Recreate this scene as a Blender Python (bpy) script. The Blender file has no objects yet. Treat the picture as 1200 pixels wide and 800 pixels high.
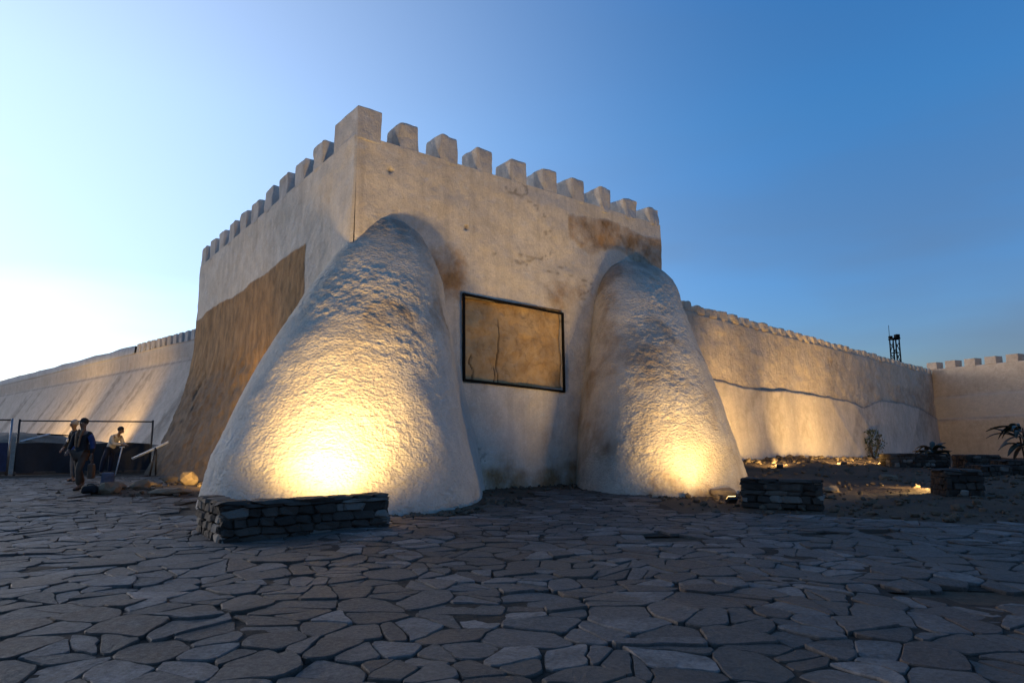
import bpy, bmesh, math, random
import numpy as np
from mathutils import Vector, Matrix, Euler

random.seed(7); np.random.seed(7)
S = bpy.context.scene
COL = S.collection
R = math.radians

# ------------------------------------------------------------------ camera, sky, sun, exposure
CAM_H = 1.3
PITCH = math.atan(115/790)
cam = bpy.data.cameras.new('camera'); cam.lens = 23.7; cam.sensor_width = 36; cam.clip_end = 5000; cam.clip_start = 0.05
camo = bpy.data.objects.new('camera', cam); COL.objects.link(camo)
camo.location = (0, 0, CAM_H); camo.rotation_euler = (math.pi/2+PITCH, 0, 0)
S.camera = camo

SUN_AZ = R(-58)        # measured from +Y, negative = left of the view
SUN_EL = R(0)
GLOW_AZ = R(-54)
w = bpy.data.worlds.new('World'); S.world = w; w.use_nodes = True
nt = w.node_tree; nt.nodes.clear()
def wn(t, **k):
    n = nt.nodes.new(t)
    for a, b in k.items(): setattr(n, a, b)
    return n
sky = wn('ShaderNodeTexSky', sky_type='NISHITA', sun_disc=False)
sky.sun_elevation = SUN_EL; sky.sun_rotation = SUN_AZ
sky.altitude = 200; sky.air_density = 1.0; sky.dust_density = 0.3; sky.ozone_density = 3.0
tint = wn('ShaderNodeMix', data_type='RGBA', blend_type='MULTIPLY'); tint.inputs[0].default_value = 1
nt.links.new(sky.outputs[0], tint.inputs[6]); tcz = wn('ShaderNodeTexCoord'); sz_ = wn('ShaderNodeSeparateXYZ'); nt.links.new(tcz.outputs['Generated'], sz_.inputs[0])
zr = wn('ShaderNodeMapRange'); nt.links.new(sz_.outputs['Z'], zr.inputs['Value']); zr.inputs['From Min'].default_value = .04; zr.inputs['From Max'].default_value = .42
tm = wn('ShaderNodeMix', data_type='RGBA'); nt.links.new(zr.outputs[0], tm.inputs[0]); tm.inputs[6].default_value = (.52, .60, .80, 1); tm.inputs[7].default_value = (.42, .80, .90, 1)
nt.links.new(tm.outputs[2], tint.inputs[7])
# high haze still lit by the sun that has just set: falls off with the angle from the sunset point
tc = wn('ShaderNodeTexCoord')
dt = wn('ShaderNodeVectorMath', operation='DOT_PRODUCT'); nt.links.new(tc.outputs['Generated'], dt.inputs[0])
dt.inputs[1].default_value = (math.sin(GLOW_AZ)*math.cos(R(4)), math.cos(GLOW_AZ)*math.cos(R(4)), math.sin(R(4)))
gr = wn('ShaderNodeMapRange'); nt.links.new(dt.outputs['Value'], gr.inputs['Value'])
gr.inputs['From Min'].default_value = math.cos(R(88)); gr.inputs['From Max'].default_value = 1
gp = wn('ShaderNodeMath', operation='POWER'); nt.links.new(gr.outputs[0], gp.inputs[0]); gp.inputs[1].default_value = 2.9
gs = wn('ShaderNodeVectorMath', operation='SCALE'); gs.inputs[0].default_value = (.50, .455, .33); nt.links.new(gp.outputs[0], gs.inputs['Scale'])
hs = wn('ShaderNodeMix', data_type='RGBA', blend_type='ADD'); hs.inputs[0].default_value = 1
nt.links.new(tint.outputs[2], hs.inputs[6]); nt.links.new(gs.outputs[0], hs.inputs[7])
# thin drifting cloud veil, the same kind of noise all round the sky
mp = wn('ShaderNodeMapping')
mp.inputs['Location'].default_value = (2.3, .4, 1.1); mp.inputs['Rotation'].default_value = (R(18), R(24), 0); mp.inputs['Scale'].default_value = (1.1, 1.1, 5.0)
nt.links.new(tc.outputs['Generated'], mp.inputs['Vector'])
nz = wn('ShaderNodeTexNoise'); nz.inputs['Scale'].default_value = 1.3; nz.inputs['Detail'].default_value = 4; nz.inputs['Roughness'].default_value = .45
nt.links.new(mp.outputs[0], nz.inputs['Vector'])
rp = wn('ShaderNodeMapRange'); rp.inputs['From Min'].default_value = .36; rp.inputs['From Max'].default_value = .52; rp.inputs['To Max'].default_value = .5
nt.links.new(nz.outputs['Fac'], rp.inputs['Value'])
sx = wn('ShaderNodeSeparateXYZ'); nt.links.new(tc.outputs['Generated'], sx.inputs[0])
lowc = wn('ShaderNodeMapRange'); nt.links.new(sx.outputs['Z'], lowc.inputs['Value']); lowc.inputs['From Min'].default_value = .16; lowc.inputs['From Max'].default_value = .44
lowc.inputs['To Min'].default_value = 1; lowc.inputs['To Max'].default_value = .12
cf = wn('ShaderNodeMath', operation='MULTIPLY'); nt.links.new(rp.outputs[0], cf.inputs[0]); nt.links.new(lowc.outputs[0], cf.inputs[1])
bw = wn('ShaderNodeRGBToBW'); nt.links.new(hs.outputs[2], bw.inputs[0])
cm = wn('ShaderNodeMix', data_type='RGBA', blend_type='MULTIPLY'); cm.inputs[0].default_value = 1
nt.links.new(bw.outputs[0], cm.inputs[6]); cm.inputs[7].default_value = (.50, .69, 1.0, 1)
mx = wn('ShaderNodeMix', data_type='RGBA')
nt.links.new(cf.outputs[0], mx.inputs[0]); nt.links.new(hs.outputs[2], mx.inputs[6]); nt.links.new(cm.outputs[2], mx.inputs[7])
bg = wn('ShaderNodeBackground'); bg.inputs['Strength'].default_value = 0.12
nt.links.new(mx.outputs[2], bg.inputs['Color'])
ow = wn('ShaderNodeOutputWorld'); nt.links.new(bg.outputs[0], ow.inputs['Surface'])

sl = bpy.data.lights.new('sun', 'SUN'); sl.energy = 0.12; sl.angle = R(20); sl.color = (1, .86, .72)
so = bpy.data.objects.new('sun', sl); COL.objects.link(so)
sd = Vector((math.sin(SUN_AZ)*math.cos(R(8)), math.cos(SUN_AZ)*math.cos(R(8)), math.sin(R(8))))
so.rotation_euler = sd.to_track_quat('Z', 'Y').to_euler()

S.view_settings.view_transform = 'Standard'; S.view_settings.look = 'None'
S.view_settings.exposure = 3.72; S.view_settings.gamma = 1
S.render.engine = 'CYCLES'

# ------------------------------------------------------------------ noise (numpy)
def _h(ix, iy, iz, s=0):
    n = (ix.astype(np.int64)*374761393 + iy.astype(np.int64)*668265263 + iz.astype(np.int64)*2147483647 + s*974711) & 0x7fffffff
    n = ((n ^ (n >> 13)) * 1274126177) & 0x7fffffff
    n = ((n ^ (n >> 16)) * 668265263) & 0x7fffffff
    return ((n ^ (n >> 15)) & 0xffffff)/float(0xffffff)
def vnoise(x, y, z, s=0):
    x = np.asarray(x, float); y = np.asarray(y, float)+0*x; z = np.asarray(z, float)+0*x
    ix, iy, iz = np.floor(x), np.floor(y), np.floor(z)
    fx, fy, fz = x-ix, y-iy, z-iz
    fx, fy, fz = [f*f*f*(f*(f*6-15)+10) for f in (fx, fy, fz)]
    r = 0
    for a in (0, 1):
        for b in (0, 1):
            for c in (0, 1):
                r = r + _h(ix+a, iy+b, iz+c, s)*(fx if a else 1-fx)*(fy if b else 1-fy)*(fz if c else 1-fz)
    return r*2-1
def fbm(x, y, z, oct=4, s=0, g=.5):
    r = 0; a = 1; k = 1
    for i in range(oct):
        r = r + a*vnoise(np.asarray(x)*k+i*17.3, np.asarray(y)*k+i*5.1, np.asarray(z)*k-i*9.7, s+i); a *= g; k *= 2.03
    return r
def worley(x, y, z, s=0):
    ix, iy, iz = np.floor(x), np.floor(y), np.floor(z)
    best = np.full(np.shape(x), 9.0)
    for a in (-1, 0, 1):
        for b in (-1, 0, 1):
            for c in (-1, 0, 1):
                X, Y, Z = ix+a, iy+b, iz+c
                d = (X+_h(X, Y, Z, s)-x)**2+(Y+_h(X, Y, Z, s+11)-y)**2+(Z+_h(X, Y, Z, s+23)-z)**2
                best = np.minimum(best, d)
    return np.sqrt(best)
def sstep(a, b, x):
    t = np.clip((np.asarray(x, float)-a)/(b-a), 0, 1); return t*t*(3-2*t)

# ------------------------------------------------------------------ object helpers
def link(o, parent=None):
    COL.objects.link(o)
    if parent is not None: o.parent = parent
    return o
def tag(o, label=None, cat=None, group=None, kind=None):
    if label: o['label'] = label
    if cat: o['category'] = cat
    if group: o['group'] = group
    if kind: o['kind'] = kind
    return o
def empty(name, loc=(0, 0, 0), rz=0):
    o = bpy.data.objects.new(name, None); o.empty_display_size = .2
    o.location = loc; o.rotation_euler = (0, 0, rz); COL.objects.link(o); return o
def mesh_obj(name, v, f, mat, parent=None, smooth=False, attrs=None):
    me = bpy.data.meshes.new(name)
    if isinstance(v, np.ndarray): v = v.tolist()
    if isinstance(f, np.ndarray): f = f.tolist()
    me.from_pydata(v, [], f)
    if mat: me.materials.append(mat)
    if smooth: me.polygons.foreach_set('use_smooth', [True]*len(me.polygons))
    for k, a in (attrs or {}).items():
        at = me.attributes.new(k, 'FLOAT', 'POINT'); at.data.foreach_set('value', np.asarray(a, np.float32).ravel())
    me.update()
    return link(bpy.data.objects.new(name, me), parent)
def bm_obj(name, bm, mat, parent=None, smooth=False):
    me = bpy.data.meshes.new(name); bm.to_mesh(me); bm.free(); me.materials.append(mat)
    if smooth: me.polygons.foreach_set('use_smooth', [True]*len(me.polygons))
    return link(bpy.data.objects.new(name, me), parent)
def grid_faces(nu, nv, off=0):
    i = np.arange(nu-1)[:, None]*nv+np.arange(nv-1)[None, :]+off
    return np.stack([i, i+nv, i+nv+1, i+1], -1).reshape(-1, 4)
def rough_box(sx, sy, sz, n=4, amp=.02, bev=.03, seed=0, taper=0.):
    """box centred in x,y, base at z=0, with uneven worn edges"""
    bm = bmesh.new(); bmesh.ops.create_cube(bm, size=1)
    for v in bm.verts: v.co = Vector((v.co.x*sx, v.co.y*sy, (v.co.z+.5)*sz))
    bmesh.ops.bevel(bm, geom=list(bm.edges), offset=bev, segments=2, profile=.6, affect='EDGES')
    bmesh.ops.subdivide_edges(bm, edges=[e for e in bm.edges if e.calc_length() > .18], cuts=n, use_grid_fill=True)
    co = np.array([v.co[:] for v in bm.verts])
    for k in range(3):
        d = fbm(co[:, 0]*3+seed*3.7, co[:, 1]*3+k*9.1, co[:, 2]*3-seed*1.3, 3, 5)*amp
        for v, q in zip(bm.verts, d): v.co[k] += q
    for v in bm.verts:
        t = max(0, v.co.z/sz); v.co.x *= 1-taper*t; v.co.y *= 1-taper*t
    return bm
def bar_bm(bm, p0, p1, r, n=6):
    p0, p1 = Vector(p0), Vector(p1); d = p1-p0; q = d.to_track_quat('Z', 'Y').to_matrix().to_4x4()
    M = Matrix.Translation((p0+p1)/2) @ q
    bmesh.ops.create_cone(bm, cap_ends=True, segments=n, radius1=r, radius2=r, depth=d.length, matrix=M)
def bar(name, p0, p1, r, mat, parent=None, n=8):
    bm = bmesh.new(); bar_bm(bm, p0, p1, r, n); return bm_obj(name, bm, mat, parent, True)

# ------------------------------------------------------------------ materials
class MT:
    def __init__(s, name, rough=.85, spec=.3):
        s.m = bpy.data.materials.new(name); s.m.use_nodes = True; s.t = s.m.node_tree
        s.b = s.t.nodes['Principled BSDF']; s.b.inputs['Roughness'].default_value = rough
        s.b.inputs['Specular IOR Level'].default_value = spec
        s.g = s.t.nodes.new('ShaderNodeNewGeometry'); s.bumps = None
    def n(s, t, **k):
        x = s.t.nodes.new(t)
        for a, b in k.items(): setattr(x, a, b)
        return x
    def l(s, a, b): s.t.links.new(a, b)
    def coord(s, obj=False, scale=(1, 1, 1), rot=(0, 0, 0)):
        mp = s.n('ShaderNodeMapping'); mp.inputs['Scale'].default_value = scale; mp.inputs['Location'].default_value = (2.3, .4, 1.1); mp.inputs['Rotation'].default_value = rot
        if obj:
            t = s.n('ShaderNodeTexCoord'); s.l(t.outputs['Object'], mp.inputs['Vector'])
        else: s.l(s.g.outputs['Position'], mp.inputs['Vector'])
        return mp.outputs[0]
    def noise(s, vec, scale, detail=5, rough=.55, dist=0.):
        x = s.n('ShaderNodeTexNoise'); x.inputs['Scale'].default_value = scale; x.inputs['Detail'].default_value = detail
        x.inputs['Roughness'].default_value = rough; x.inputs['Distortion'].default_value = dist
        s.l(vec, x.inputs['Vector']); return x.outputs['Fac']
    def voro(s, vec, scale, feature='F1'):
        x = s.n('ShaderNodeTexVoronoi', feature=feature); x.inputs['Scale'].default_value = scale
        s.l(vec, x.inputs['Vector']); return x.outputs['Distance']
    def rng(s, v, a, b, c=0., d=1.):
        x = s.n('ShaderNodeMapRange'); s.l(v, x.inputs['Value'])
        for k, q in zip(('From Min', 'From Max', 'To Min', 'To Max'), (a, b, c, d)): x.inputs[k].default_value = q
        return x.outputs[0]
    def mix(s, fac, a, b, mode='MIX'):
        x = s.n('ShaderNodeMix', data_type='RGBA', blend_type=mode)
        for sock, q in ((x.inputs[0], fac), (x.inputs[6], a), (x.inputs[7], b)):
            if isinstance(q, (int, float)): sock.default_value = q
            elif isinstance(q, tuple): sock.default_value = (*q, 1)
            else: s.l(q, sock)
        return x.outputs[2]
    def math(s, op, a, b=0.):
        x = s.n('ShaderNodeMath', operation=op)
        for sock, q in zip(x.inputs, (a, b)):
            if isinstance(q, (int, float)): sock.default_value = q
            else: s.l(q, sock)
        return x.outputs[0]
    def attr(s, name):
        x = s.n('ShaderNodeAttribute', attribute_name=name); return x.outputs['Fac']
    def col(s, c):
        if isinstance(c, tuple): s.b.inputs['Base Color'].default_value = (*c, 1)
        else: s.l(c, s.b.inputs['Base Color'])
    def bump(s, h, dist, strength=1.):
        x = s.n('ShaderNodeBump'); x.inputs['Distance'].default_value = dist; x.inputs['Strength'].default_value = strength
        s.l(h, x.inputs['Height'])
        if s.bumps is not None: s.l(s.bumps, x.inputs['Normal'])
        s.bumps = x.outputs[0]; s.l(s.bumps, s.b.inputs['Normal'])

def plain(name, c, rough=.7, metal=0., spec=.4, var=.25, scale=8):
    M = MT(name, rough, spec); v = M.coord(True)
    f = M.noise(v, scale, 4); M.col(M.mix(M.rng(f, .3, .7), tuple(q*(1-var) for q in c), tuple(min(1, q*(1+var)) for q in c)))
    M.bump(M.noise(v, scale*4, 3), .01, .3)
    M.b.inputs['Metallic'].default_value = metal
    return M.m

def plaster(name, c1, c2, ochre=(.36, .195, .08), dark=(.13, .10, .08), pits=.5, coarse=0., streak=.35, cell=9.):
    """lime plaster on rubble: tone patches, rain streaks, painted/stained areas, pit shade and one lit ridge from the attributes ochre, dark, pale"""
    M = MT(name, 1., .06); v = M.coord()
    big = M.noise(v, .55, 6, .6, .4); mid = M.noise(v, 2.7, 6, .62); fine = M.noise(v, 22, 5, .65)
    c = M.mix(M.rng(big, .35, .65), c1, c2)
    c = M.mix(M.rng(mid, .40, .70, 0, .5), c, tuple(q*.66 for q in c2))
    c = M.mix(M.rng(M.noise(M.coord(scale=(1, 1, 1.6)), 6.5, 6, .7, .5), .53, .70, 0, .38), c, tuple(q*.5 for q in c1))
    c = M.mix(M.rng(M.noise(M.coord(scale=(.7, .7, 1.5)), 4.1, 6, .7), .56, .72, 0, .55), c, tuple(min(.7, q*1.25) for q in c1))
    st = M.noise(M.coord(scale=(2.6, 2.6, .16)), 1.6, 6, .6)
    c = M.mix(M.rng(st, .5, .78, 0, streak), c, (.22, .17, .13))
    ao = M.attr('ochre'); brk = M.rng(M.noise(v, 1.3, 6, .65), .25, .75, -.45, .45)
    fac = M.rng(M.math('ADD', ao, M.math('MULTIPLY', brk, M.math('MULTIPLY', M.math('SUBTRACT', 1., ao), M.math('MULTIPLY', ao, 3.)))), .25, .7)
    och = M.mix(M.rng(M.noise(M.coord(scale=(1.5, 1.5, .7)), 1.9, 7, .68), .36, .64), tuple(q*.5 for q in ochre), tuple(q*1.25 for q in ochre))
    c = M.mix(fac, c, och)
    ad = M.attr('dark'); c = M.mix(M.math('MULTIPLY', ad, M.rng(mid, .3, .6, .45, 1.)), c, dark)
    ap = M.attr('pale'); c = M.mix(M.math('MULTIPLY', ap, M.rng(mid, .3, .65, .5, 1.)), c, (.62, .58, .54))
    c = M.mix(M.rng(fine, .3, .75, .0, .40), c, tuple(q*.45 for q in c2))
    sp = M.voro(v, 3.1); spots = M.math('MULTIPLY', M.rng(sp, .03, .09, 1, 0), M.rng(M.noise(v, .9, 2), .52, .6))
    c = M.mix(M.math('MULTIPLY', spots, pits), c, (.05, .035, .025))
    M.col(c)
    M.bump(M.noise(v, 5, 7, .66), .06, .7)
    M.bump(fac, .02, .8)
    if coarse:
        M.bump(M.noise(M.coord(scale=(1., 1., 3.2), rot=(.25, .2, 0)), 6.5, 6, .7, .8), .05, .6)
        M.bump(M.voro(M.coord(scale=(1, 1, 1.35)), cell, 'SMOOTH_F1'), .045, coarse)
    M.bump(M.noise(v, 26, 5, .75), .022, .8)
    return M.m

M_wall = plaster('tower_plaster', (.78, .68, .56), (.68, .575, .455))
M_butt = plaster('buttress_limewash', (.76, .665, .54), (.66, .555, .43), coarse=.55, pits=.3, streak=.15, ochre=(.34, .20, .09), cell=17.)
M_merl = plaster('merlon_plaster', (.70, .64, .57), (.58, .51, .44), pits=.4)
M_cur = plaster('curtain_plaster', (.70, .56, .43), (.60, .465, .34), coarse=.55, pits=.3, streak=.2, cell=5.)
M_apr = plaster('apron_plaster', (.70, .58, .47), (.60, .485, .38), pits=.15, streak=.3)
M_far = plaster('far_wall_plaster', (.66, .52, .40), (.57, .44, .33), pits=.1, streak=.15)

def mat_stone(name, ca, cb, cc, attr=None, rough=.62, spec=.35, bscale=9, bdist=.035):
    M = MT(name, rough, spec); v = M.coord()
    if attr: r = M.attr(attr)
    else:
        oi = M.n('ShaderNodeObjectInfo'); r = oi.outputs['Random']
    cr = M.n('ShaderNodeValToRGB'); M.l(r, cr.inputs[0]); e = cr.color_ramp.elements
    e[0].color = (*ca, 1); e[1].color = (*cc, 1); k = e.new(.5); k.color = (*cb, 1)
    f = M.noise(v, 6, 6, .65); g = M.noise(v, 40, 4, .7)
    c = M.mix(M.rng(f, .3, .7, 0, .55), cr.outputs[0], tuple(q*.55 for q in cb))
    c = M.mix(M.rng(g, .3, .8, 0, .35), c, tuple(min(1, q*1.7) for q in cb))
    M.col(c); M.l(M.rng(f, .3, .7, rough-.12, rough+.2), M.b.inputs['Roughness'])
    M.bump(M.noise(v, bscale, 6, .6), bdist, .6); M.bump(g, .006, .7)
    return M.m
def mat_flag():
    M = MT('slate_flagstone', .7, .3); v = M.coord(); t = M.attr('tint')
    cr = M.n('ShaderNodeValToRGB'); M.l(t, cr.inputs[0]); e = cr.color_ramp.elements
    e[0].color = (.095, .058, .038, 1); e[1].color = (.25, .212, .185, 1)
    for p, c in ((.25, (.080, .061, .048)), (.5, (.122, .094, .075)), (.75, (.138, .118, .105))): k = e.new(p); k.color = (*c, 1)
    off = M.n('ShaderNodeVectorMath', operation='MULTIPLY_ADD'); M.l(v, off.inputs[0]); off.inputs[1].default_value = (1, 1, 1)
    sc = M.n('ShaderNodeCombineXYZ')
    for i_ in range(3): M.l(M.math('MULTIPLY', t, 37.+11*i_), sc.inputs[i_])
    M.l(sc.outputs[0], off.inputs[2]); vo = off.outputs[0]                 # every stone its own grain
    blot = M.noise(vo, 4.5, 7, .68, .6); grit = M.noise(vo, 28, 6, .78); fine = M.noise(vo, 90, 4, .8)
    c = M.mix(M.rng(blot, .36, .64, 0, .7), cr.outputs[0], (.075, .060, .050))
    c = M.mix(M.rng(blot, .62, .74, 0, .5), c, (.20, .17, .145))
    c = M.mix(M.rng(grit, .45, .70, 0, .6), c, (.055, .045, .038))
    c = M.mix(M.rng(fine, .56, .72, 0, .6), c, (.24, .21, .19))
    c = M.mix(M.rng(M.noise(v, .8, 5, .65), .50, .68, 0, .6), c, (.125, .088, .062))      # dust swept over the paving
    M.col(c); M.l(M.rng(grit, .3, .7, .5, .95), M.b.inputs['Roughness'])
    M.bump(blot, .035, .7); M.bump(grit, .012, .9); M.bump(fine, .004, .8)
    return M.m
M_flag = mat_flag()
M_dry = mat_stone('dark_masonry', (.024, .018, .014), (.055, .043, .034), (.105, .083, .065), None, .85, .2)
M_drypale = mat_stone('pale_masonry', (.12, .10, .08), (.18, .155, .13), (.27, .235, .195), None, .85, .2)
M_mort = plain('dark_mortar', (.022, .019, .017), .95, var=.4)
M_rock = mat_stone('limestone_rock', (.12, .085, .055), (.19, .14, .09), (.25, .19, .13), None, .9, .2)
M_rub = mat_stone('earthy_rubble', (.07, .05, .035), (.10, .073, .05), (.14, .105, .075), None, .95, .1)

def mat_dirt(name, a, b):
    M = MT(name, .95, .15); v = M.coord()
    c = M.mix(M.rng(M.noise(v, .7, 6, .6), .35, .65), a, b)
    c = M.mix(M.rng(M.noise(v, 9, 5, .7), .4, .75, 0, .6), c, tuple(q*.5 for q in a))
    c = M.mix(M.rng(M.noise(v, 30, 4, .7), .55, .8, 0, .5), c, tuple(q*1.9 for q in b))
    M.col(c); M.bump(M.noise(v, 4, 7, .65), .10, .8); M.bump(M.noise(v, 30, 4, .7), .02, .8)
    return M.m
M_dirt = mat_dirt('dry_earth', (.085, .058, .040), (.12, .083, .056))
M_bed = mat_dirt('joint_earth', (.040, .030, .023), (.062, .046, .034))
M_black = plain('black_iron', (.008, .007, .006), .9, spec=.1)
M_steel = plain('galvanised_steel', (.30, .30, .31), .45, .8)
M_rust = plain('dark_steel_tube', (.05, .045, .042), .5, .6)
M_navy = plain('navy_tarpaulin', (.012, .022, .065), .65)
M_blk = plain('black_tarpaulin', (.008, .009, .014), .6)

# ------------------------------------------------------------------ ground
def terrain(x, y):
    x = np.asarray(x, float); y = np.asarray(y, float)
    z = .035*fbm(x*.55, y*.55, 0*x+3.1, 3, 31)
    # earth banked against the right-hand wall
    wx, wy = x-6.4, y-25.5
    dw = -(wx*-.71246+wy*.70171); s = wx*.70171+wy*.71246          # metres in front of the wall, along it
    z = z+.42*np.exp(-(np.maximum(dw-1.2, 0)/4.2)**2)*sstep(-6, 2, s)*(1-.9*sstep(8, 24, s))*sstep(-9, -3, -np.abs(dw-1))
    rough = sstep(5.5, 8.5, x)*sstep(10.5, 13.5, y)
    z = z+rough*(.07*fbm(x*.9, y*.9, 0*x, 4, 77)+.05)
    z = z+.16*np.exp(-((x+8.4)/1.7)**2-((y-17.9)/1.5)**2)+.05*np.exp(-((x+12)/2.5)**2-((y-24)/2.5)**2)
    # loose earth gathered at the foot of the tower
    u = (x+3.6)*.7827+(y-14.86)*.6224; d = (x+3.6)*.6224-(y-14.86)*.7827
    z = z+.13*np.exp(-(d/1.6)**2)*sstep(-1, 1, u)*sstep(-9, -7, -u)
    z = z-.07*np.exp(-((x-4.6)/1.3)**2-((y-6.1)/.55)**2)
    return z
def coords(lo, hi, step, far):
    a = np.arange(lo, hi+step, step); g = [hi+step*2**k*1.5 for k in range(1, 20) if hi+step*2**k*1.5 < far]+[far]
    h = [lo-step*2**k*1.5 for k in range(1, 20) if lo-step*2**k*1.5 > -far]+[-far]
    return np.array(sorted(h)+list(a)+g)
gx = coords(-26, 38, .22, 2500); gy = coords(-2, 54, .22, 2500)
X, Y = np.meshgrid(gx, gy, indexing='ij')
Z = terrain(X, Y)-.03
m = (X > -30) & (X < 42) & (Y < 58); Z = np.where(m, Z, Z*0-.05)
g = mesh_obj('ground', np.stack([X, Y, Z], -1).reshape(-1, 3), grid_faces(len(gx), len(gy)), M_dirt, None, True)
tag(g, 'bare brown earth around the fortress', kind='structure')

# ------------------------------------------------------------------ flagstone pavement
KX, KY = -3.6, 14.86
UR = np.array([.7827, .6224]); UL = np.array([-.604, .797])
def paved(x, y):
    if y < 2.2 or y > 23.5: return False
    if abs(x) > .82*y+1.6: return False
    if x > 3.0 and y > 12.6-.42*(x-3.0)+.5*math.sin(x*1.7): return False      # rough ground on the right
    if x < -5 and y > 15.6 and x > -10.2+.35*math.sin(y*2) and y < 24: return False
    u = (x-KX)*UR[0]+(y-KY)*UR[1]; d = (x-KX)*UR[1]-(y-KY)*UR[0]
    if d < 1.5+.35*math.sin(u*2.3) and u > -1: return False
    if (x-KX-.1)**2+(y-14.7)**2 < (3.5+.25*math.sin(x*3.1)+.2*math.sin(x*7.3+1))**2: return False
    if ((x-4.75)/1.5)**2+((y-6.15)/.33)**2 < 1: return False                    # washed-out hollow
    if ((x-2.1)/.35)**2+((y-9.2)/.3)**2 < 1 or ((x-5.0)/1.0)**2+((y-9.6)/.2)**2 < 1: return False
    if x < -8.5 and y > 20.5 and x > -11: return False
    return True
pts = []
st = .265
for i in range(-76, 76):
    for j in range(7, 90):
        if random.random() < .36: continue
        x = i*st+random.uniform(-.17, .17)+(j % 2)*st*.5; y = j*st+random.uniform(-.17, .17)
        if abs(x) < .95*y+3: pts.append((x, y))
cells = {}
for i, p in enumerate(pts): cells.setdefault((int(p[0]//1), int(p[1]//1)), []).append(i)
def clip(poly, nx, ny, c):
    out = []
    for k in range(len(poly)):
        a, b = poly[k], poly[(k+1) % len(poly)]
        da, db = a[0]*nx+a[1]*ny-c, b[0]*nx+b[1]*ny-c
        if da <= 0: out.append(a)
        if da*db < 0:
            t = da/(da-db); out.append((a[0]+(b[0]-a[0])*t, a[1]+(b[1]-a[1])*t))
    return out
stones = []
for i, (px, py) in enumerate(pts):
    if not paved(px, py): continue
    poly = [(px-1, py-1), (px+1, py-1), (px+1, py+1), (px-1, py+1)]
    cx, cy = int(px//1), int(py//1)
    gap = random.uniform(.002, .009)
    for a in range(-2, 3):
        for b in range(-2, 3):
            for j in cells.get((cx+a, cy+b), ()):
                if j == i: continue
                dx, dy = pts[j][0]-px, pts[j][1]-py; L = math.hypot(dx, dy)
                if L > 1.9 or L < 1e-4: continue
                nx, ny = dx/L, dy/L
                # shared, slightly shifted bisector so edges are not all half way
                k = .5+.09*math.sin(i*j*.7+min(i, j))*(1 if i < j else -1)
                poly = clip(poly, nx, ny, px*nx+py*ny+L*k-gap)
                if len(poly) < 3: break
            if len(poly) < 3: break
        if len(poly) < 3: break
    if len(poly) < 3: continue
    ar = .5*sum(poly[k][0]*poly[(k+1) % len(poly)][1]-poly[(k+1) % len(poly)][0]*poly[k][1] for k in range(len(poly)))
    if ar < .012: continue
    todo = [poly]
    if ar > .07 and random.random() < .42:
        # a slab broken across: angular smaller pieces
        mx0, my0 = np.mean(poly, 0); an = random.uniform(0, math.pi); nx, ny = math.cos(an), math.sin(an); c0 = (mx0+random.uniform(-.06, .06))*nx+(my0+random.uniform(-.06, .06))*ny
        todo = [clip(poly, nx, ny, c0-.008), clip(poly, -nx, -ny, -c0-.008)]
    for pl_ in todo:
        if len(pl_) >= 3: stones.append((pl_, ar))
def stone_mesh(poly, seg):
    ring = []
    n = len(poly)
    for k in range(n):
        a, b = np.array(poly[k]), np.array(poly[(k+1) % n]); L = np.linalg.norm(b-a)
        if L < .03: ring.append((a+b)/2); continue
        c = min(.2, .035/L)
        ts = np.linspace(c, 1-c, max(2, int(L/seg)+1))
        for t in ts: ring.append(a+(b-a)*t)
    q = np.array(ring); N = len(q)
    q0 = q.copy(); q[:, 0] += .022*fbm(q0[:, 0]*6, q0[:, 1]*6, 0*q0[:, 0], 3, 3); q[:, 1] += .022*fbm(q0[:, 0]*6, q0[:, 1]*6, 0*q0[:, 0]+9, 3, 4)
    c = q.mean(0); zc = float(terrain(c[0], c[1]))
    e_ = .15; tx = float(terrain(c[0]+e_, c[1])-terrain(c[0]-e_, c[1]))/(2*e_)+random.gauss(0, .012); ty = float(terrain(c[0], c[1]+e_)-terrain(c[0], c[1]-e_))/(2*e_)+random.gauss(0, .012); up = random.uniform(.002, .014)+(.014 if random.random() < .07 else 0)
    def zz(p): return zc+up+(p[:, 0]-c[0])*tx+(p[:, 1]-c[1])*ty
    d = q-c; r = np.linalg.norm(d, axis=1, keepdims=True)
    q1 = c+d*(1-np.minimum((.004+.006*np.random.rand(N, 1))/r, .3)); q2 = c+d*.55
    v = np.concatenate([np.c_[q, zz(q)*0+zc-.07], np.c_[q, zz(q)-.006-.004*np.random.rand(N)], np.c_[q1, zz(q1)], np.c_[q2, zz(q2)+np.random.uniform(-.001, .001, N)],
                        [[c[0], c[1], zc+up+random.uniform(-.001, .002)]]])
    f = []
    for k in range(N):
        l = (k+1) % N
        for o in (0, N, 2*N): f.append((o+k, o+l, o+N+l, o+N+k))
        f.append((3*N+k, 3*N+l, 4*N))
    return v, f, c
def shown(poly):
    cs = []
    for x, y in poly:
        fy = y*math.cos(PITCH)-CAM_H*math.sin(PITCH); u = -y*math.sin(PITCH)-CAM_H*math.cos(PITCH)
        cs.append((790*x/fy, 790*u/fy))
    a = abs(.5*sum(cs[k][0]*cs[(k+1) % len(cs)][1]-cs[(k+1) % len(cs)][0]*cs[k][1] for k in range(len(cs))))
    mx_, my_ = np.mean(cs, 0)
    return a if abs(mx_) < 625 and -430 < my_ else 0
stones.sort(key=lambda s: -shown(s[0]))
px_ = np.arange(-17.5, 17.6, .2); py_ = np.arange(2, 24.1, .2)
X, Y = np.meshgrid(px_, py_, indexing='ij'); Z = terrain(X, Y)-.010+.016*fbm(X*1.7, Y*1.7, 0*X, 3, 99)
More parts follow.
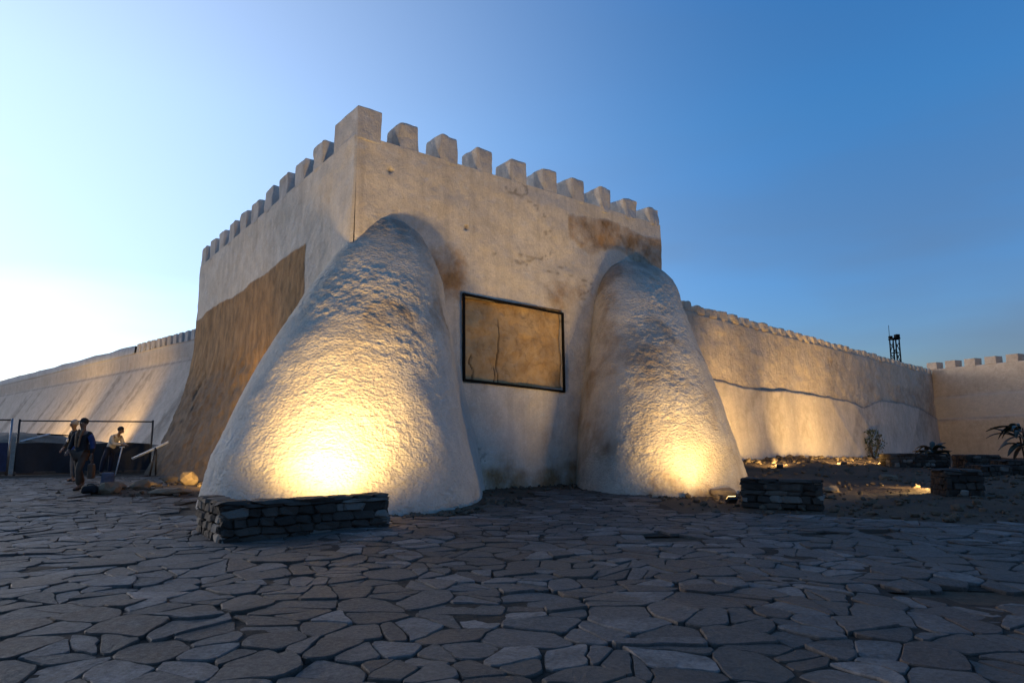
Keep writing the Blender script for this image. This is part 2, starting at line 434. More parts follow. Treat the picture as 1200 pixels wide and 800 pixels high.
idx = grid_faces(len(px_), len(py_)); cc = np.stack([X, Y], -1).reshape(-1, 2)
keep = [k for k, q in enumerate(idx) if paved(*cc[q].mean(0))]
used = sorted(set(idx[keep].ravel())); rm = {a: b for b, a in enumerate(used)}
pave = mesh_obj('pavement', np.stack([X, Y, Z], -1).reshape(-1, 3)[used], [[rm[a] for a in q] for q in idx[keep]], M_bed, None, True)
tag(pave, 'crazy paving of irregular grey flagstones in front of the fortress', kind='structure')
fv, ff, ft = [], [], []; off = 0
for k, (poly, ar) in enumerate(stones):
    near = k < 300
    v, f, c = stone_mesh(poly, .10 if near else .2)
    tint = min(1, max(0, random.gauss(.5+.16*vnoise(c[0]*.6, c[1]*.6, 2.), .30)))
    if near:
        o = mesh_obj('flagstone', v-np.array([c[0], c[1], 0]), f, M_flag, pave, False, {'tint': np.full(len(v), tint)})
        o.location = (c[0], c[1], 0)
    else:
        fv.append(v); ff += [tuple(a+off for a in q) for q in f]; ft.append(np.full(len(v), tint)); off += len(v)
o = mesh_obj('far_flagstones', np.concatenate(fv), ff, M_flag, pave, False, {'tint': np.concatenate(ft)}); tag(o, kind='stuff')

# ------------------------------------------------------------------ fortress tower
TL, TR, TH = 15.3, 10.9, 8.36
tower = empty('fortress_tower', (KX, KY, 0))
tag(tower, 'massive square plastered tower with battlements and bulging buttresses', 'tower')
KK = np.array([KX, KY]); NR = np.array([UR[1], -UR[0]]); NL = np.array([-UL[1], UL[0]])
NL = NL if NL @ np.array([-1, -1]) > 0 else -NL
def face(kind, us, zs):
    U, Zq = np.meshgrid(us, zs, indexing='ij')
    ux, n = (UR, NR) if kind == 'R' else (UL, NL)
    off = .035*fbm(U*.5+(7 if kind == 'L' else 0), Zq*.5, 0*U, 3, 12)+.012*fbm(U*2.5, Zq*2.5, 0*U+4, 3, 15)+.22*(1-Zq/TH)**2
    edge = np.clip(U/.25, 0, 1)
    off = off*edge+(1-edge)*.22*(1-Zq/TH)**2
    off = off*sstep(TH, TH-.5, Zq)
    if kind == 'L':
        off = off+.035*(1-sstep(1.28, 1.36, U))*sstep(.0, .03, U)
        off = off+1.25*sstep(5, 15, U)*np.clip(1-Zq/5.2, 0, 1)**1.7
        low = sstep(5, 3, Zq); off = off+low*.05*fbm(U*3, Zq*3, 0*U+2, 3, 19)
    else:
        # pits and fallen plaster
        w_ = worley(U*.8, Zq*.8, 0*U+.5, 3); off = off-.05*sstep(.07, .03, w_)
        inp = (U > 2.98) & (U < 6.36) & (Zq > 2.70) & (Zq < 4.90); off = np.where(inp, off-.34, off)
    P = KK[None, None]+ux[None, None]*U[..., None]+n[None, None]*off[..., None]-np.array([KX, KY])
    v = np.concatenate([P, Zq[..., None]], -1)
    if kind == 'L':
        line = 6.40-.026*(U-3)+.10*vnoise(U*.9, 0*U, 0*U)
        och = sstep(.10, -.10, Zq-line)*sstep(2.95, 3.05, U)*1.
        dk = sstep(4.2, 2.6, Zq+.5*fbm(U*.7, Zq*.7, 0*U, 3, 8))*sstep(5, 8, U)*.85
        pl = sstep(.3, 0, np.abs(U-.7)-.4)*.35
    else:
        t = 7.95-.012*(U-6.5)+.12*vnoise(U*1.3, 0*U, 0*U); b = 6.75+.45*vnoise(U*.8, 0*U+3, 0*U)+.5*sstep(7.6, 6.6, U)
        och = .5*sstep(.08, -.08, Zq-t)*sstep(-.15, .15, Zq-b)*sstep(6.55, 6.75, U)
        och = np.maximum(och, .75*np.exp(-((U-2.55)/.75)**2-((Zq-5.35)/.75)**2))
        och = np.maximum(och, .6*np.exp(-((U-2.2)/.35)**2-((Zq-4.0)/1.0)**2))
        och = np.maximum(och, .5*np.exp(-((U-6.6)/1.4)**2-((Zq-5.3)/.7)**2))
        och = np.maximum(och, .24*sstep(5.7, 4.6, Zq+.4*fbm(U*.6, Zq*.6, 0*U, 3, 6)))
        och = np.maximum(och, .55*sstep(1.1, .5, Zq+.3*fbm(U*.7, Zq*.7, 0*U, 3, 9)))
        dk = np.maximum(.95*sstep(.07, .04, worley(U*.8, Zq*.8, 0*U+.5, 3)), .65*sstep(.05, .02, np.abs(fbm(U*.45, Zq*1.6, 0*U+7, 4, 141)))*sstep(.15, .45, fbm(U*.4, Zq*.4, 0*U+3, 2, 142)))  # pits darkened in colour for the shade inside them, plus thin dark cracks
        dk = dk+.2*np.exp(-((U-1.2)/.9)**2-((Zq-6.45)/.35)**2)
        pl = .6*np.exp(-((U-4.6)/1.3)**2-((Zq-1.55)/.6)**2)
    return v.reshape(-1, 3), {'ochre': och.ravel(), 'dark': dk.ravel(), 'pale': pl.ravel()}
zs = np.linspace(-.3, TH, 140)
uR = np.unique(np.r_[np.linspace(0, TR, 190), 2.97, 2.99, 6.35, 6.37]); uLs = np.unique(np.r_[np.linspace(0, TL, 200), 1.27, 1.32, 1.37])
vR, aR = face('R', uR, zs); vL, aL = face('L', uLs, zs)
# back faces and roof, plain
kR = vR.reshape(len(uR), len(zs), 3)[-1]; kL = vL.reshape(len(uLs), len(zs), 3)[-1]
fR = grid_faces(len(uR), len(zs)); fL = grid_faces(len(uLs), len(zs), len(vR))[:, ::-1]
V = np.concatenate([vR, vL]); nb = len(V)
bk = UR*TR+UL*TL; bv = np.concatenate([np.c_[np.tile(bk, (len(zs), 1)), zs]]); V = np.concatenate([V, bv])
F = fR.tolist()+fL.tolist()
eR = (len(uR)-1)*len(zs); eL = len(vR)+(len(uLs)-1)*len(zs)
for k in range(len(zs)-1):
    F.append((eR+k, nb+k, nb+k+1, eR+k+1)); F.append((nb+k, eL+k, eL+k+1, nb+k+1))
top = [i*len(zs)+len(zs)-1 for i in range(len(uR))]+[nb+len(zs)-1]+[len(vR)+i*len(zs)+len(zs)-1 for i in range(len(uLs)-1, -1, -1)]
F.append(tuple(top))
A = {k: np.r_[aR[k], aL[k], np.zeros(len(zs))] for k in aR}
mesh_obj('wall', V, F, M_wall, tower, False, A)
def merlon(parent, p, ux, width, depth, height, seed, mat, worn=.02, bev=.065, taper=.03, name='merlon'):
    bm = rough_box(width, depth, height, 3, worn, bev, seed, taper)
    o = bm_obj(name, bm, mat, parent, False)
    o.location = p; o.rotation_euler = (0, 0, math.atan2(ux[1], ux[0])); return o
def wmer(u0, u1, face_, h, seed, depth=.62, worn=.026):
    ux, n = (UR, NR) if face_ == 'R' else (UL, NL)
    q = ux*(u0+u1)/2-n*(depth/2-.004)
    merlon(tower, (q[0], q[1], TH-.10), ux, u1-u0, depth, h+.07, seed, M_merl, worn)
# corner block
q = UR*.29+UL*.66-NR*.0
bm = rough_box(.62, 1.34, .81, 3, .012, .03, 3); o = bm_obj('merlon', bm, M_merl, tower)
o.location = (q[0], q[1], TH-.10); o.rotation_euler = (0, 0, math.atan2(UR[1], UR[0]))
for k in range(9): wmer(1.12+1.155*k, 1.12+1.155*k+.54+random.uniform(-.03, .03), 'R', .70-.10*(k > 6)+random.uniform(-.04, .04), 10+k, depth=.8, worn=.02+.03*(k > 5))
for k in range(10): wmer(2.1+1.37*k, 2.1+1.37*k+.78+random.uniform(-.03, .03), 'L', .70+random.uniform(-.03, .03), 40+k)

def catmull(P, n):
    P = np.asarray(P); P = np.vstack([2*P[0]-P[1], P, 2*P[-1]-P[-2]]); out = []
    m_ = len(P)-3; ts = np.linspace(0, m_-1e-6, n)
    for t in ts:
        i = int(t); s = t-i; a, b, c, d = P[i:i+4]
        out.append(.5*((2*b)+(-a+c)*s+(2*a-5*b+4*c-d)*s*s+(-a+3*b-3*c+d)*s**3))
    return np.array(out)
def buttress(shape, ztop, n, nz, amp, seed, mask):
    zs = np.linspace(-.25, ztop, nz)
    G = np.array([np.c_[P_, np.full(len(P_), z)] for z in zs for P_ in [outline(shape, z, n)]]).transpose(1, 0, 2)
    n = G.shape[0]
    # smooth vertical profile a little
    for _ in range(6): G[:, 1:-1] = .5*G[:, 1:-1]+.25*(G[:, 2:]+G[:, :-2])
    du = np.gradient(G, axis=0); dz = np.gradient(G, axis=1); N = np.cross(du, dz); N /= np.linalg.norm(N, axis=2, keepdims=True)+1e-9
    x, y, z = G[..., 0], G[..., 1], G[..., 2]
    h = .045*fbm(x*.6, y*.6, z*.6, 3, seed)
    wx_ = x+.16*fbm(x*2.1, y*2.1, z*2.1, 3, seed+8); wz_ = z+.13*fbm(x*2.3+5, y*2.3, z*2.3, 3, seed+9)
    w_ = worley(wx_*5.5, y*5.5, wz_*9.0, seed); w2 = worley(wx_*11+3, y*11, wz_*16, seed+5)
    h = h+amp*((.55-w_)*.9+(.5-w2)*.4+.7*fbm(x*6, y*6, z*9, 4, seed+2))*(.35+.9*sstep(-.5, .6, fbm(x*.9, y*.9, z*.9, 3, seed+4)))
    G = G+N*h[..., None]
    P = G.reshape(-1, 3)
    at = mask(x, y, z, h); at = {k: np.asarray(v, float).ravel() for k, v in at.items()}
    return mesh_obj('buttress', P-np.array([KX, KY, 0]), grid_faces(n, nz), M_butt, tower, True, at)
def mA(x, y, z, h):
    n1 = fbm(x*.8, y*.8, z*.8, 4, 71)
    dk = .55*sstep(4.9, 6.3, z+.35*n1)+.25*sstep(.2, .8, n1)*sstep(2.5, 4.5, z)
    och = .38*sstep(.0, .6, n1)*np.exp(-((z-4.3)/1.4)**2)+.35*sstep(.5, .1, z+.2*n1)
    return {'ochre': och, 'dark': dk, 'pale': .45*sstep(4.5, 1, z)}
def T(z, *tab):
    a = np.array(tab); return float(np.interp(z, a[:, 0], a[:, 1]))
def shape_left(z):
    k = 1+.055*max(0, z)/6.6
    xl = T(z, (0, -6.45), (1.03, -6.2), (2.12, -5.74), (3.43, -5.08), (4.67, -4.48), (5.15, -4.2), (5.74, -3.85), (6.2, -3.55), (6.5, -3.25), (6.62, -2.9))*k
    xr = T(z, (0, -.70), (1.39, -.98), (2.86, -1.3), (4.19, -1.55), (5.15, -1.66), (5.74, -1.85), (6.2, -2.1), (6.5, -2.4), (6.62, -2.75))*k
    fy = T(z, (0, 11.65), (1, 11.9), (2.1, 12.45), (3.4, 13.2), (4.67, 14.0), (5.15, 14.35), (5.74, 14.75), (6.2, 15.05), (6.5, 15.3), (6.62, 15.6))
    cy = 15.0+.6*max(0, z)/6.6
    return (xl, cy), ((xl+xr)/2, fy), (xr, cy+.3), [(xl+1.3, cy+3.2)], [(xr+.10, cy+2.3)]
def shape_right(z):
    t = max(0, z)/6.85
    xl = T(z, (0, 1.79), (1.66, 1.86), (3.11, 2.05), (4.47, 2.34), (5.47, 2.48), (6.16, 2.74), (6.55, 3.05), (6.75, 3.4), (6.87, 3.95))
    yl = 14.86+(xl+3.6)*.795+.1
    xr = T(z, (0, 6.75), (1.18, 6.5), (2.14, 6.22), (3.35, 5.92), (4.22, 5.65), (5.1, 5.42), (5.8, 5.32), (6.3, 5.2), (6.65, 4.95), (6.87, 4.45))
    fy = T(z, (0, 15.9), (1.2, 16.25), (2.2, 16.75), (3.35, 17.45), (4.3, 18.15), (5.2, 18.8), (5.9, 19.4), (6.4, 19.95), (6.7, 20.4), (6.87, 21.1))
    yr = 20.0+1.6*t
    return (xl, yl), (3.85+.3*t, fy), (xr, yr), [(xl+.3, yl+1.5)], [(xr-.25, yr+1.8), (xr-1.6, yr+3)]
def outline(shape, z, n):
    L, Fp, Rr, bl, br = [np.array(q, float) for q in shape(z)]
    m_ = (L+Rr)/2; ph = np.linspace(0, math.pi, n)
    arc = m_+np.cos(ph)[:, None]*(L-Rr)/2+np.sin(ph)[:, None]**.92*(Fp-m_)
    nb_ = max(6, n//9)
    pre = np.array([bl[-1]+(arc[0]-bl[-1])*q for q in np.linspace(0, 1, nb_)[:-1]])
    post = []; last = arc[-1]
    for q1 in br: post += [last+(q1-last)*q for q in np.linspace(0, 1, nb_)[1:]]; last = q1
    P_ = np.vstack([pre, arc, np.array(post)])
    for _ in range(4): P_[1:-1] = .5*P_[1:-1]+.25*(P_[2:]+P_[:-2])
    return P_
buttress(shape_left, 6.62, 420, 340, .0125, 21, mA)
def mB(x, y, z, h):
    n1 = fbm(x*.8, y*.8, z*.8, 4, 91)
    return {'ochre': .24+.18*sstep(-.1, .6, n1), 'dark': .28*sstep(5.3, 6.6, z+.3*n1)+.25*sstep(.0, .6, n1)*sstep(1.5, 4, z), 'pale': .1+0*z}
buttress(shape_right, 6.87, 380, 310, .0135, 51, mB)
def mC(x, y, z, h):
    n1 = fbm(x*.8, y*.8, z*.8, 4, 97)
    return {'ochre': 1-.7*sstep(-13.1, -13.7, x-(.1*n1))*sstep(5, 4, z), 'dark': .55*sstep(-.3, .4, n1)*sstep(3.8, 2.2, z)*sstep(-13.7, -13.2, x), 'pale': 0*z}  # ochre fades at the outer edge, painting the lit ridge paler
FB = [(-9.2, 24.6), (-11.4, 24.55), (-13.1, 25.6), (-14.05, 27.3), (-13.9, 29.6), (-12.2, 30.6)]
fp = [(0, 1), (1.13, .84), (2, .67), (3, .45), (4.2, .22), (5.2, .08), (5.6, .02)]
_outline = outline
def outline(shape, z, n):
    if shape != 'far': return _outline(shape, z, n)
    sc = T(z, *fp); return catmull([(-12.35+(x+12.35)*sc, 27.35+(y-27.35)*sc) for x, y in FB], n)
buttress('far', 5.6, 170, 130, .03, 81, mC)

# exposed masonry panel in its black frame
def wallpt(u, z, out): q = UR*u+NR*(out+.22*(1-z/TH)**2); return (q[0], q[1], z)
us = np.linspace(3.0, 6.34, 90); z2 = np.linspace(2.72, 4.88, 60); U, Zq = np.meshgrid(us, z2, indexing='ij')
w_ = worley(U*1.25+.3*fbm(U, Zq, 0*U, 2, 3), Zq*1.5, 0*U+.5, 9)
off = -.07-.09*w_+.04*fbm(U*2.6, Zq*2.6, 0*U, 5, 5)
crk = 4.17+.06*vnoise(Zq*3, 0*U, 0*U)+.07*np.sin(Zq*3.1); off = off-.05*sstep(.030, .0, np.abs(U-crk))*sstep(4.6, 4.2, Zq)
c2 = 3.32+.07*vnoise(Zq*4, 0*U+5, 0*U); off = off-.05*sstep(.028, .0, np.abs(U-c2))*sstep(3.5, 3.35, Zq)
c3 = 3.95+.28*(Zq-2.7)+.05*vnoise(Zq*5, 0*U+2, 0*U); off = off-.05*sstep(.022, 0, np.abs(U-c3))*sstep(3.25, 3.1, Zq)
zc = 4.02+.03*vnoise(U*3, 0*U, 0*U); off = off-.02*sstep(.02, 0, np.abs(Zq-zc))*sstep(4.2, 4.4, U)
P = (UR[None, None]*U[..., None]+NR[None, None]*(off+.22*(1-Zq/TH)**2)[..., None])
M = MT('exposed_masonry', .93, .15); v_ = M.coord()
c = M.mix(M.rng(M.noise(v_, 1.6, 6, .6, .6), .35, .65), (.36, .215, .095), (.52, .345, .175))
c = M.mix(M.rng(M.noise(v_, 2.3, 7, .7, 1.2), .50, .64, 0, .35), c, (.54, .41, .26))
c = M.mix(M.rng(M.noise(v_, 5, 6, .72, .8), .52, .68, 0, .55), c, (.18, .105, .05))
M.col(M.mix(M.attr('crack'), c, (.035, .022, .014))); M.bump(M.noise(v_, 12, 6, .65), .04, .8)
cr = np.maximum(sstep(.035, .005, np.abs(U-crk))*sstep(4.6, 4.2, Zq), np.maximum(sstep(.03, .005, np.abs(U-c2))*sstep(3.5, 3.35, Zq), sstep(.03, .005, np.abs(U-c3))*sstep(3.25, 3.1, Zq)))
pan = mesh_obj('masonry_panel', np.concatenate([P, Zq[..., None]], -1).reshape(-1, 3), grid_faces(90, 60), M.m, tower, True, {'crack': cr.ravel()})
tag(pan, 'rectangle of bare cracked ochre masonry left unplastered')
cs = [(2.98, 2.76), (6.34, 2.62), (6.37, 4.82), (2.99, 4.93)]
for k in range(4):
    a, b = cs[k], cs[(k+1) % 4]
    va, vb = Vector(wallpt(*a, .03)), Vector(wallpt(*b, .03)); d = (vb-va); L = d.length+.07
    bm = rough_box(L-.02, .06, .062, 2, .003, .006, 5+k)
    o = bm_obj('frame_bar', bm, M_black, pan)
    ey = Vector((NR[0], NR[1], 0)); ex = d.normalized(); ez = ex.cross(ey).normalized(); ey = ez.cross(ex)
    o.matrix_world = Matrix.Translation(va+d/2-ez*.031) @ Matrix((ex, ey, ez)).transposed().to_4x4()

# ------------------------------------------------------------------ curtain walls
def curtain(name, label, A, B, thick, height, ustep, zstep, mat, offs, attrs, out_sign):
    A, B = np.array(A, float), np.array(B, float); L = np.linalg.norm(B-A); u = (B-A)/L; n = np.array([u[1], -u[0]])*out_sign
    root = empty(name, (A[0], A[1], 0)); tag(root, label, 'wall', 'fortress curtain walls')
    us = np.arange(0, L+ustep, ustep); us = us*L/us[-1]; zs = np.linspace(-.6, height, int((height+.6)/zstep))
    U, Zq = np.meshgrid(us, zs, indexing='ij'); off = offs(U, Zq)
    P = u[None, None]*U[..., None]+n[None, None]*off[..., None]
    v = np.concatenate([P, Zq[..., None]], -1).reshape(-1, 3); f = grid_faces(len(us), len(zs))
    if out_sign < 0: f = f[:, ::-1]
    nb = len(v); nu, nz = len(us), len(zs)
    back = np.r_[[[*(u*a-n*thick), height] for a in us]]; back2 = np.r_[[[*(u*a-n*thick), -.6] for a in us]]
    v = np.concatenate([v, back, back2]); f = f.tolist()
    for i in range(nu-1):
        t, t2 = i*nz+nz-1, (i+1)*nz+nz-1
        f.append((t, t2, nb+i+1, nb+i)); f.append((nb+i, nb+i+1, nb+nu+i+1, nb+nu+i))
    at = {k: np.r_[a.ravel(), np.zeros(2*nu)] for k, a in attrs(U, Zq).items()}
    mesh_obj('wall', v, f, mat, root, True, at)
    return root, u, n, L
zero = lambda U, Zq: {'ochre': 0*U, 'dark': 0*U, 'pale': 0*U}

# right-hand wall, starting behind the tower
A_, B_ = (3.0, 22.05), (32.9, 52.4)
s0 = (6.4-3.0)*.70171+(25.5-22.05)*.71246
RWs = np.array([-9, 0, 3.0, 5.06, 9.5, 14, 17.56, 19.3, 20.4, 22.4, 24.2, 26.5, 29.2, 33.4, 36, 38.0, 60])+s0
RWz = np.array([3.9, 3.75, 3.70, 3.49, 3.60, 3.52, 3.44, 3.30, 3.20, 3.52, 3.76, 3.74, 3.67, 3.45, 3.0, 2.74, 2.7])
def rw_off(U, Zq):
    return .05*fbm(U*.4, Zq*.4, 0*U, 3, 33)+.035*fbm(U*1.6, Zq*2.2, 0*U, 3, 34)-.03*worley(U*2.2, Zq*3.2, 0*U+.5, 5)+.015*(6.3-Zq)
def rw_at(U, Zq):
    n1 = fbm(U*.3, Zq*.5, 0*U, 4, 44); ledge = np.interp(U, RWs, RWz)
    return {'ochre': .25*sstep(-.2, .5, n1), 'dark': .25*sstep(.1, .7, n1)+.35*np.exp(-(np.maximum(Zq-ledge, 0)/.15)**2), 'pale': 0*U}
rw, u_, n_, L_ = curtain('curtain_wall', 'long rough tan wall with small rounded merlons, running right from the tower', A_, B_, 1.0, 6.32, .12, .10, M_cur, rw_off, rw_at, 1)
k = 0; s = .3
while s < L_-1.0:
    bm = rough_box(.64+random.uniform(-.05, .05), .7, .40+random.uniform(-.05, .03), 2, .035, .09, 100+k, .12)
    o = bm_obj('merlon', bm, M_cur, rw); q = u_*(s+.33)-n_*.33; o.location = (q[0], q[1], 6.29); o.rotation_euler = (0, 0, math.atan2(u_[1], u_[0]))
    s += 1.0; k += 1
# thick smooth apron of plaster over its foot, broken top edge
us = np.arange(0, L_+.1, .12); tz = np.interp(us, RWs, RWz)+.035*fbm(us*1.2, 0*us, 0*us, 4, 61)
ts = np.linspace(0, 1, 44); U = us[:, None]+0*ts[None]; T = 0*us[:, None]+ts[None]
Zq = -.5+(tz[:, None]+.5)*T
off = .12+.36*(1-T)**1.5+.03*fbm(U*.5, Zq*.5, 0*U, 3, 62)+.05*np.exp(-((U-15-1.2*(3.4-Zq)-s0)/.5)**2)+.06*np.exp(-((U-18.5-1.4*(3.4-Zq)-s0)/.6)**2)
P = u_[None, None]*U[..., None]+n_[None, None]*off[..., None]
v = np.concatenate([P, Zq[..., None]], -1)
lip = np.concatenate([u_[None]*us[:, None]+n_[None]*(.02), tz[:, None]+.05], 1)-np.r_[n_*.25, 0]*1.0
v = np.concatenate([v, lip[:, None]], 1)
z0 = np.zeros(v.shape[:2]); Uf = np.c_[U, us]; Zf = np.c_[Zq, tz]
mesh_obj('apron', v.reshape(-1, 3), grid_faces(len(us), v.shape[1]), M_apr, rw, True,
         {'ochre': z0.ravel(), 'dark': (.6*np.exp(-((Zf-Zf[:, -1:])/.02)**2)+.3*sstep(.2, .7, fbm(Uf*.7-Zf*.7, Zf*.25, z0, 3, 66))).ravel(), 'pale': (.3*sstep(1.8, .6, Zf)).ravel()})

# far wall section at the right edge
fw_ledge = lambda U: 2.74+.03*U
def fw_off(U, Zq): return .02*fbm(U*.5, Zq*.5, 0*U, 3, 36)+.08*sstep(.02, -.02, Zq-4.5-.02*U)+.12*sstep(.03, -.03, Zq-fw_ledge(U))
def fw_at(U, Zq): return {'ochre': 0*U, 'dark': .7*np.exp(-((Zq-fw_ledge(U)-.02)/.05)**2)+.3*np.exp(-((Zq-4.5-.02*U)/.06)**2), 'pale': .35*sstep(.02, -.02, Zq-4.5-.02*U)*sstep(-.03, .03, Zq-fw_ledge(U))}
fw, u2, n2, L2 = curtain('curtain_wall', 'far wall with square merlons closing the view at the right edge', (32.5, 52.0), (39.5, 35.8), 1.2, 6.68, .15, .11, M_far, fw_off, fw_at, 1)
for k in range(12):
    bm = rough_box(.80, .75, .56, 2, .012, .03, 200+k); o = bm_obj('merlon', bm, M_far, fw)
    q = u2*(.05+1.45*k)-n2*.36; o.location = (q[0], q[1], 6.65); o.rotation_euler = (0, 0, math.atan2(u2[1], u2[0]))

# left-hand wall beyond the fence
def lw_off(U, Zq):
    sl = np.clip((5.45-Zq)/5.45, 0, 1.1)
    return .03*fbm(U*.3, Zq*.3, 0*U, 3, 37)+.10*sstep(5.47, 5.43, Zq)+2.6*sl**1.15+.03*sl*np.sin((U*1.15+Zq*.6)+1.5*vnoise(U*.3, 0*U, 0*U))
def lw_at(U, Zq):
    st_ = fbm(U*1.1+Zq*.55, Zq*.10, 0*U, 3, 68)
    return {'ochre': .2*sstep(.0, .6, fbm(U*.15, Zq*.3, 0*U, 3, 69)), 'dark': .6*np.exp(-((Zq-5.47)/.05)**2)+.5*sstep(.28, .6, st_)*sstep(5.5, 4.9, Zq), 'pale': .5*sstep(6.25, 6.4, Zq)}
lw, u3, n3, L3 = curtain('curtain_wall', 'pale wall with sloping foot stretching left behind the fence', (-12.4, 31.1), (-64.5, 79.3), 1.0, 6.56, .3, .12, M_apr, lw_off, lw_at, -1)
k = 0; s = 4.6
while s < 14.6:
    wd = 1.0 if k == 0 else .46
    bm = rough_box(wd, .6, .56, 2, .02, .03, 300+k); o = bm_obj('merlon', bm, M_merl, lw); q = u3*(s+wd/2)-n3*.3
    o.location = (q[0], q[1], 6.53); o.rotation_euler = (0, 0, math.atan2(u3[1], u3[0])); s += wd+.34; k += 1
us = np.linspace(s, L3, 160)
hh = .50+.05*fbm(us*.3, 0*us, 0*us, 3, 12)
prof = []
for a, h_ in zip(us, hh):
    p0, p1 = u3*a+n3*.01, u3*a-n3*.5
    prof.append([[*p0, 6.53], [*(p0-n3*.03), 6.53+h_], [*p1, 6.53+h_-.03], [*p1, 6.53]])
mesh_obj('parapet', np.array(prof).reshape(-1, 3), grid_faces(160, 4)[:, ::-1], M_merl, lw, True)

# ------------------------------------------------------------------ lattice mast behind the wall
mast = empty('lattice_mast', (34.4, 60, 0)); tag(mast, 'dark steel lattice mast with thin antenna rising behind the right wall', 'mast')
W = .30
for sx in (-1, 1):
    for sy in (-1, 1): bar('leg', (sx*W, sy*W, -.1), (sx*W*.9, sy*W*.9, 10.2), .06, M_black, mast)
z = 5.0; k = 0
while z < 9.9:
    for a, b in (((-1, -1), (1, -1)), ((1, -1), (1, 1)), ((1, 1), (-1, 1)), ((-1, 1), (-1, -1))):
        bar('brace', (a[0]*W*.95, a[1]*W*.95, z), (b[0]*W*.95, b[1]*W*.95, z), .03, M_black, mast, 5)
        bar('brace', (a[0]*W*.95, a[1]*W*.95, z), (b[0]*W*.95, b[1]*W*.95, z+1.0), .03, M_black, mast, 5)
    z += 1.0
o = bm_obj('platform', rough_box(.72, .72, .14, 1, .01, .02, 1), M_black, mast); o.location.z = 10.2
o = bm_obj('equipment_box', rough_box(.34, .4, .34, 1, .01, .02, 2), M_black, mast); o.location = (.25, 0, 10.33)
o = bm_obj('equipment_box', rough_box(.25, .3, .2, 1, .01, .02, 4), M_black, mast); o.location = (-.33, 0, 10.33)
bar('antenna', (-.42, 0, 10.3), (-.42, 0, 11.5), .022, M_black, mast)

# ------------------------------------------------------------------ dry-stone blocks shielding the floodlights
def stone_variants(n):
    out = []
    for k in range(n):
        bm = bmesh.new(); bmesh.ops.create_cube(bm, size=1)
        bmesh.ops.bevel(bm, geom=list(bm.edges), offset=.2, segments=1, affect='EDGES')
        rnd = random.Random(k)
        for v in bm.verts: v.co += Vector((rnd.uniform(-.10, .10), rnd.uniform(-.11, .11), rnd.uniform(-.13, .13)))
        me = bpy.data.meshes.new('masonry_stone'); bm.to_mesh(me); bm.free(); me.materials.append(M_dry); out.append(me)
        m2 = me.copy(); m2.materials.clear(); m2.materials.append(M_drypale); out.append(m2)
    return out
SV = stone_variants(9)
def masonry_block(name, label, P, ex, length, depth, height, course, group='stone light shields', pale=.08, opened=True, wall_t=.30, seed=1, cat='stone block', avg=.2):
    """P: near corner on the ground, ex: direction of the front; depth goes to the left of ex (away from the viewer)"""
    rnd = random.Random(seed); ex = Vector((*ex, 0)).normalized(); ey = Vector((-ex.y, ex.x, 0))
    zb = float(terrain(P[0], P[1]))-.02
    root = empty(name, (P[0], P[1], zb), math.atan2(ex.y, ex.x)); tag(root, label, cat, group)
    bm = bmesh.new()
    def bx(x0, x1, y0, y1, z0, z1):
        M_ = Matrix.Translation(((x0+x1)/2, (y0+y1)/2, (z0+z1)/2)) @ Matrix.Diagonal((x1-x0, y1-y0, z1-z0, 1)); bmesh.ops.create_cube(bm, size=1, matrix=M_)
    i = .05
    if opened:
        bx(i, length-i, i, wall_t, -.1, height-.05); bx(i, wall_t, wall_t+.002, depth-i, -.1, height-.053)
        bx(length-wall_t, length-i, wall_t+.002, depth*.3, -.1, height-.056)
    else: bx(i, length-i, i, depth-i, -.1, height-.05)
    bm_obj('core', bm, M_mort, root)
    def lay(p0, d, nrm, run):
        z = 0; c = 0
        while z < height-.07:
            h = min(course*rnd.uniform(.75, 1.3), height-.045-z)
            if height-.045-z-h < .04: h = height-.045-z
            x = 0
            while x < run-.02:
                wdt = min(rnd.uniform(.6, 1.8)*avg, run-x)
                if run-x-wdt < .07: wdt = run-x
                ip = rnd.random() < pale
                o = bpy.data.objects.new('stone', SV[2*rnd.randrange(9)+(1 if ip else 0)]); link(o, root)
                q = Vector(p0)+Vector(d)*(x+wdt/2)+Vector(nrm)*(-.055+rnd.uniform(-.015, .018))
                o.location = (q.x, q.y, z+h/2); o.rotation_euler = (rnd.uniform(-.04, .04), rnd.uniform(-.05, .05), math.atan2(d[1], d[0])+rnd.uniform(-.03, .03))
                o.scale = (wdt*rnd.uniform(.95, 1.12), .15, h*rnd.uniform(.9, 1.15)); x += wdt
            z += h; c += 1
    lay((0, 0, 0), (1, 0, 0), (0, -1, 0), length); lay((0, depth, 0), (0, -1, 0), (-1, 0, 0), depth)
    lay((length, 0, 0), (0, 1, 0), (1, 0, 0), depth*.3 if opened else depth)
    if not opened: lay((length, depth, 0), (-1, 0, 0), (0, 1, 0), length)
    def cap(x0, x1, y0, y1, along):
        x = x0 if along == 'x' else y0; e = x1 if along == 'x' else y1
        while x < e-.05:
            wdt = min(rnd.uniform(.3, .6), e-x)
            if e-x-wdt < .15: wdt = e-x
            o = bpy.data.objects.new('cap_stone', SV[2*rnd.randrange(9)]); link(o, root)
            if along == 'x': o.location = (x+wdt/2, (y0+y1)/2, height-.025); o.scale = (wdt*1.04, (y1-y0)*1.03, .065)
            else: o.location = ((x0+x1)/2, x+wdt/2, height-.027); o.scale = ((x1-x0)*1.03, wdt*1.04, .065)
            x += wdt
    if opened:
        cap(-.02, length+.02, -.02, wall_t, 'x'); cap(-.02, wall_t, wall_t, depth, 'y'); cap(length-wall_t, length+.02, wall_t, depth*.3, 'y')
    else:
        for k in range(max(1, int(depth/.45))):
            n_ = max(1, int(depth/.45)); cap(-.02, length+.02, depth*k/n_, depth*(k+1)/n_, 'x')
    return root
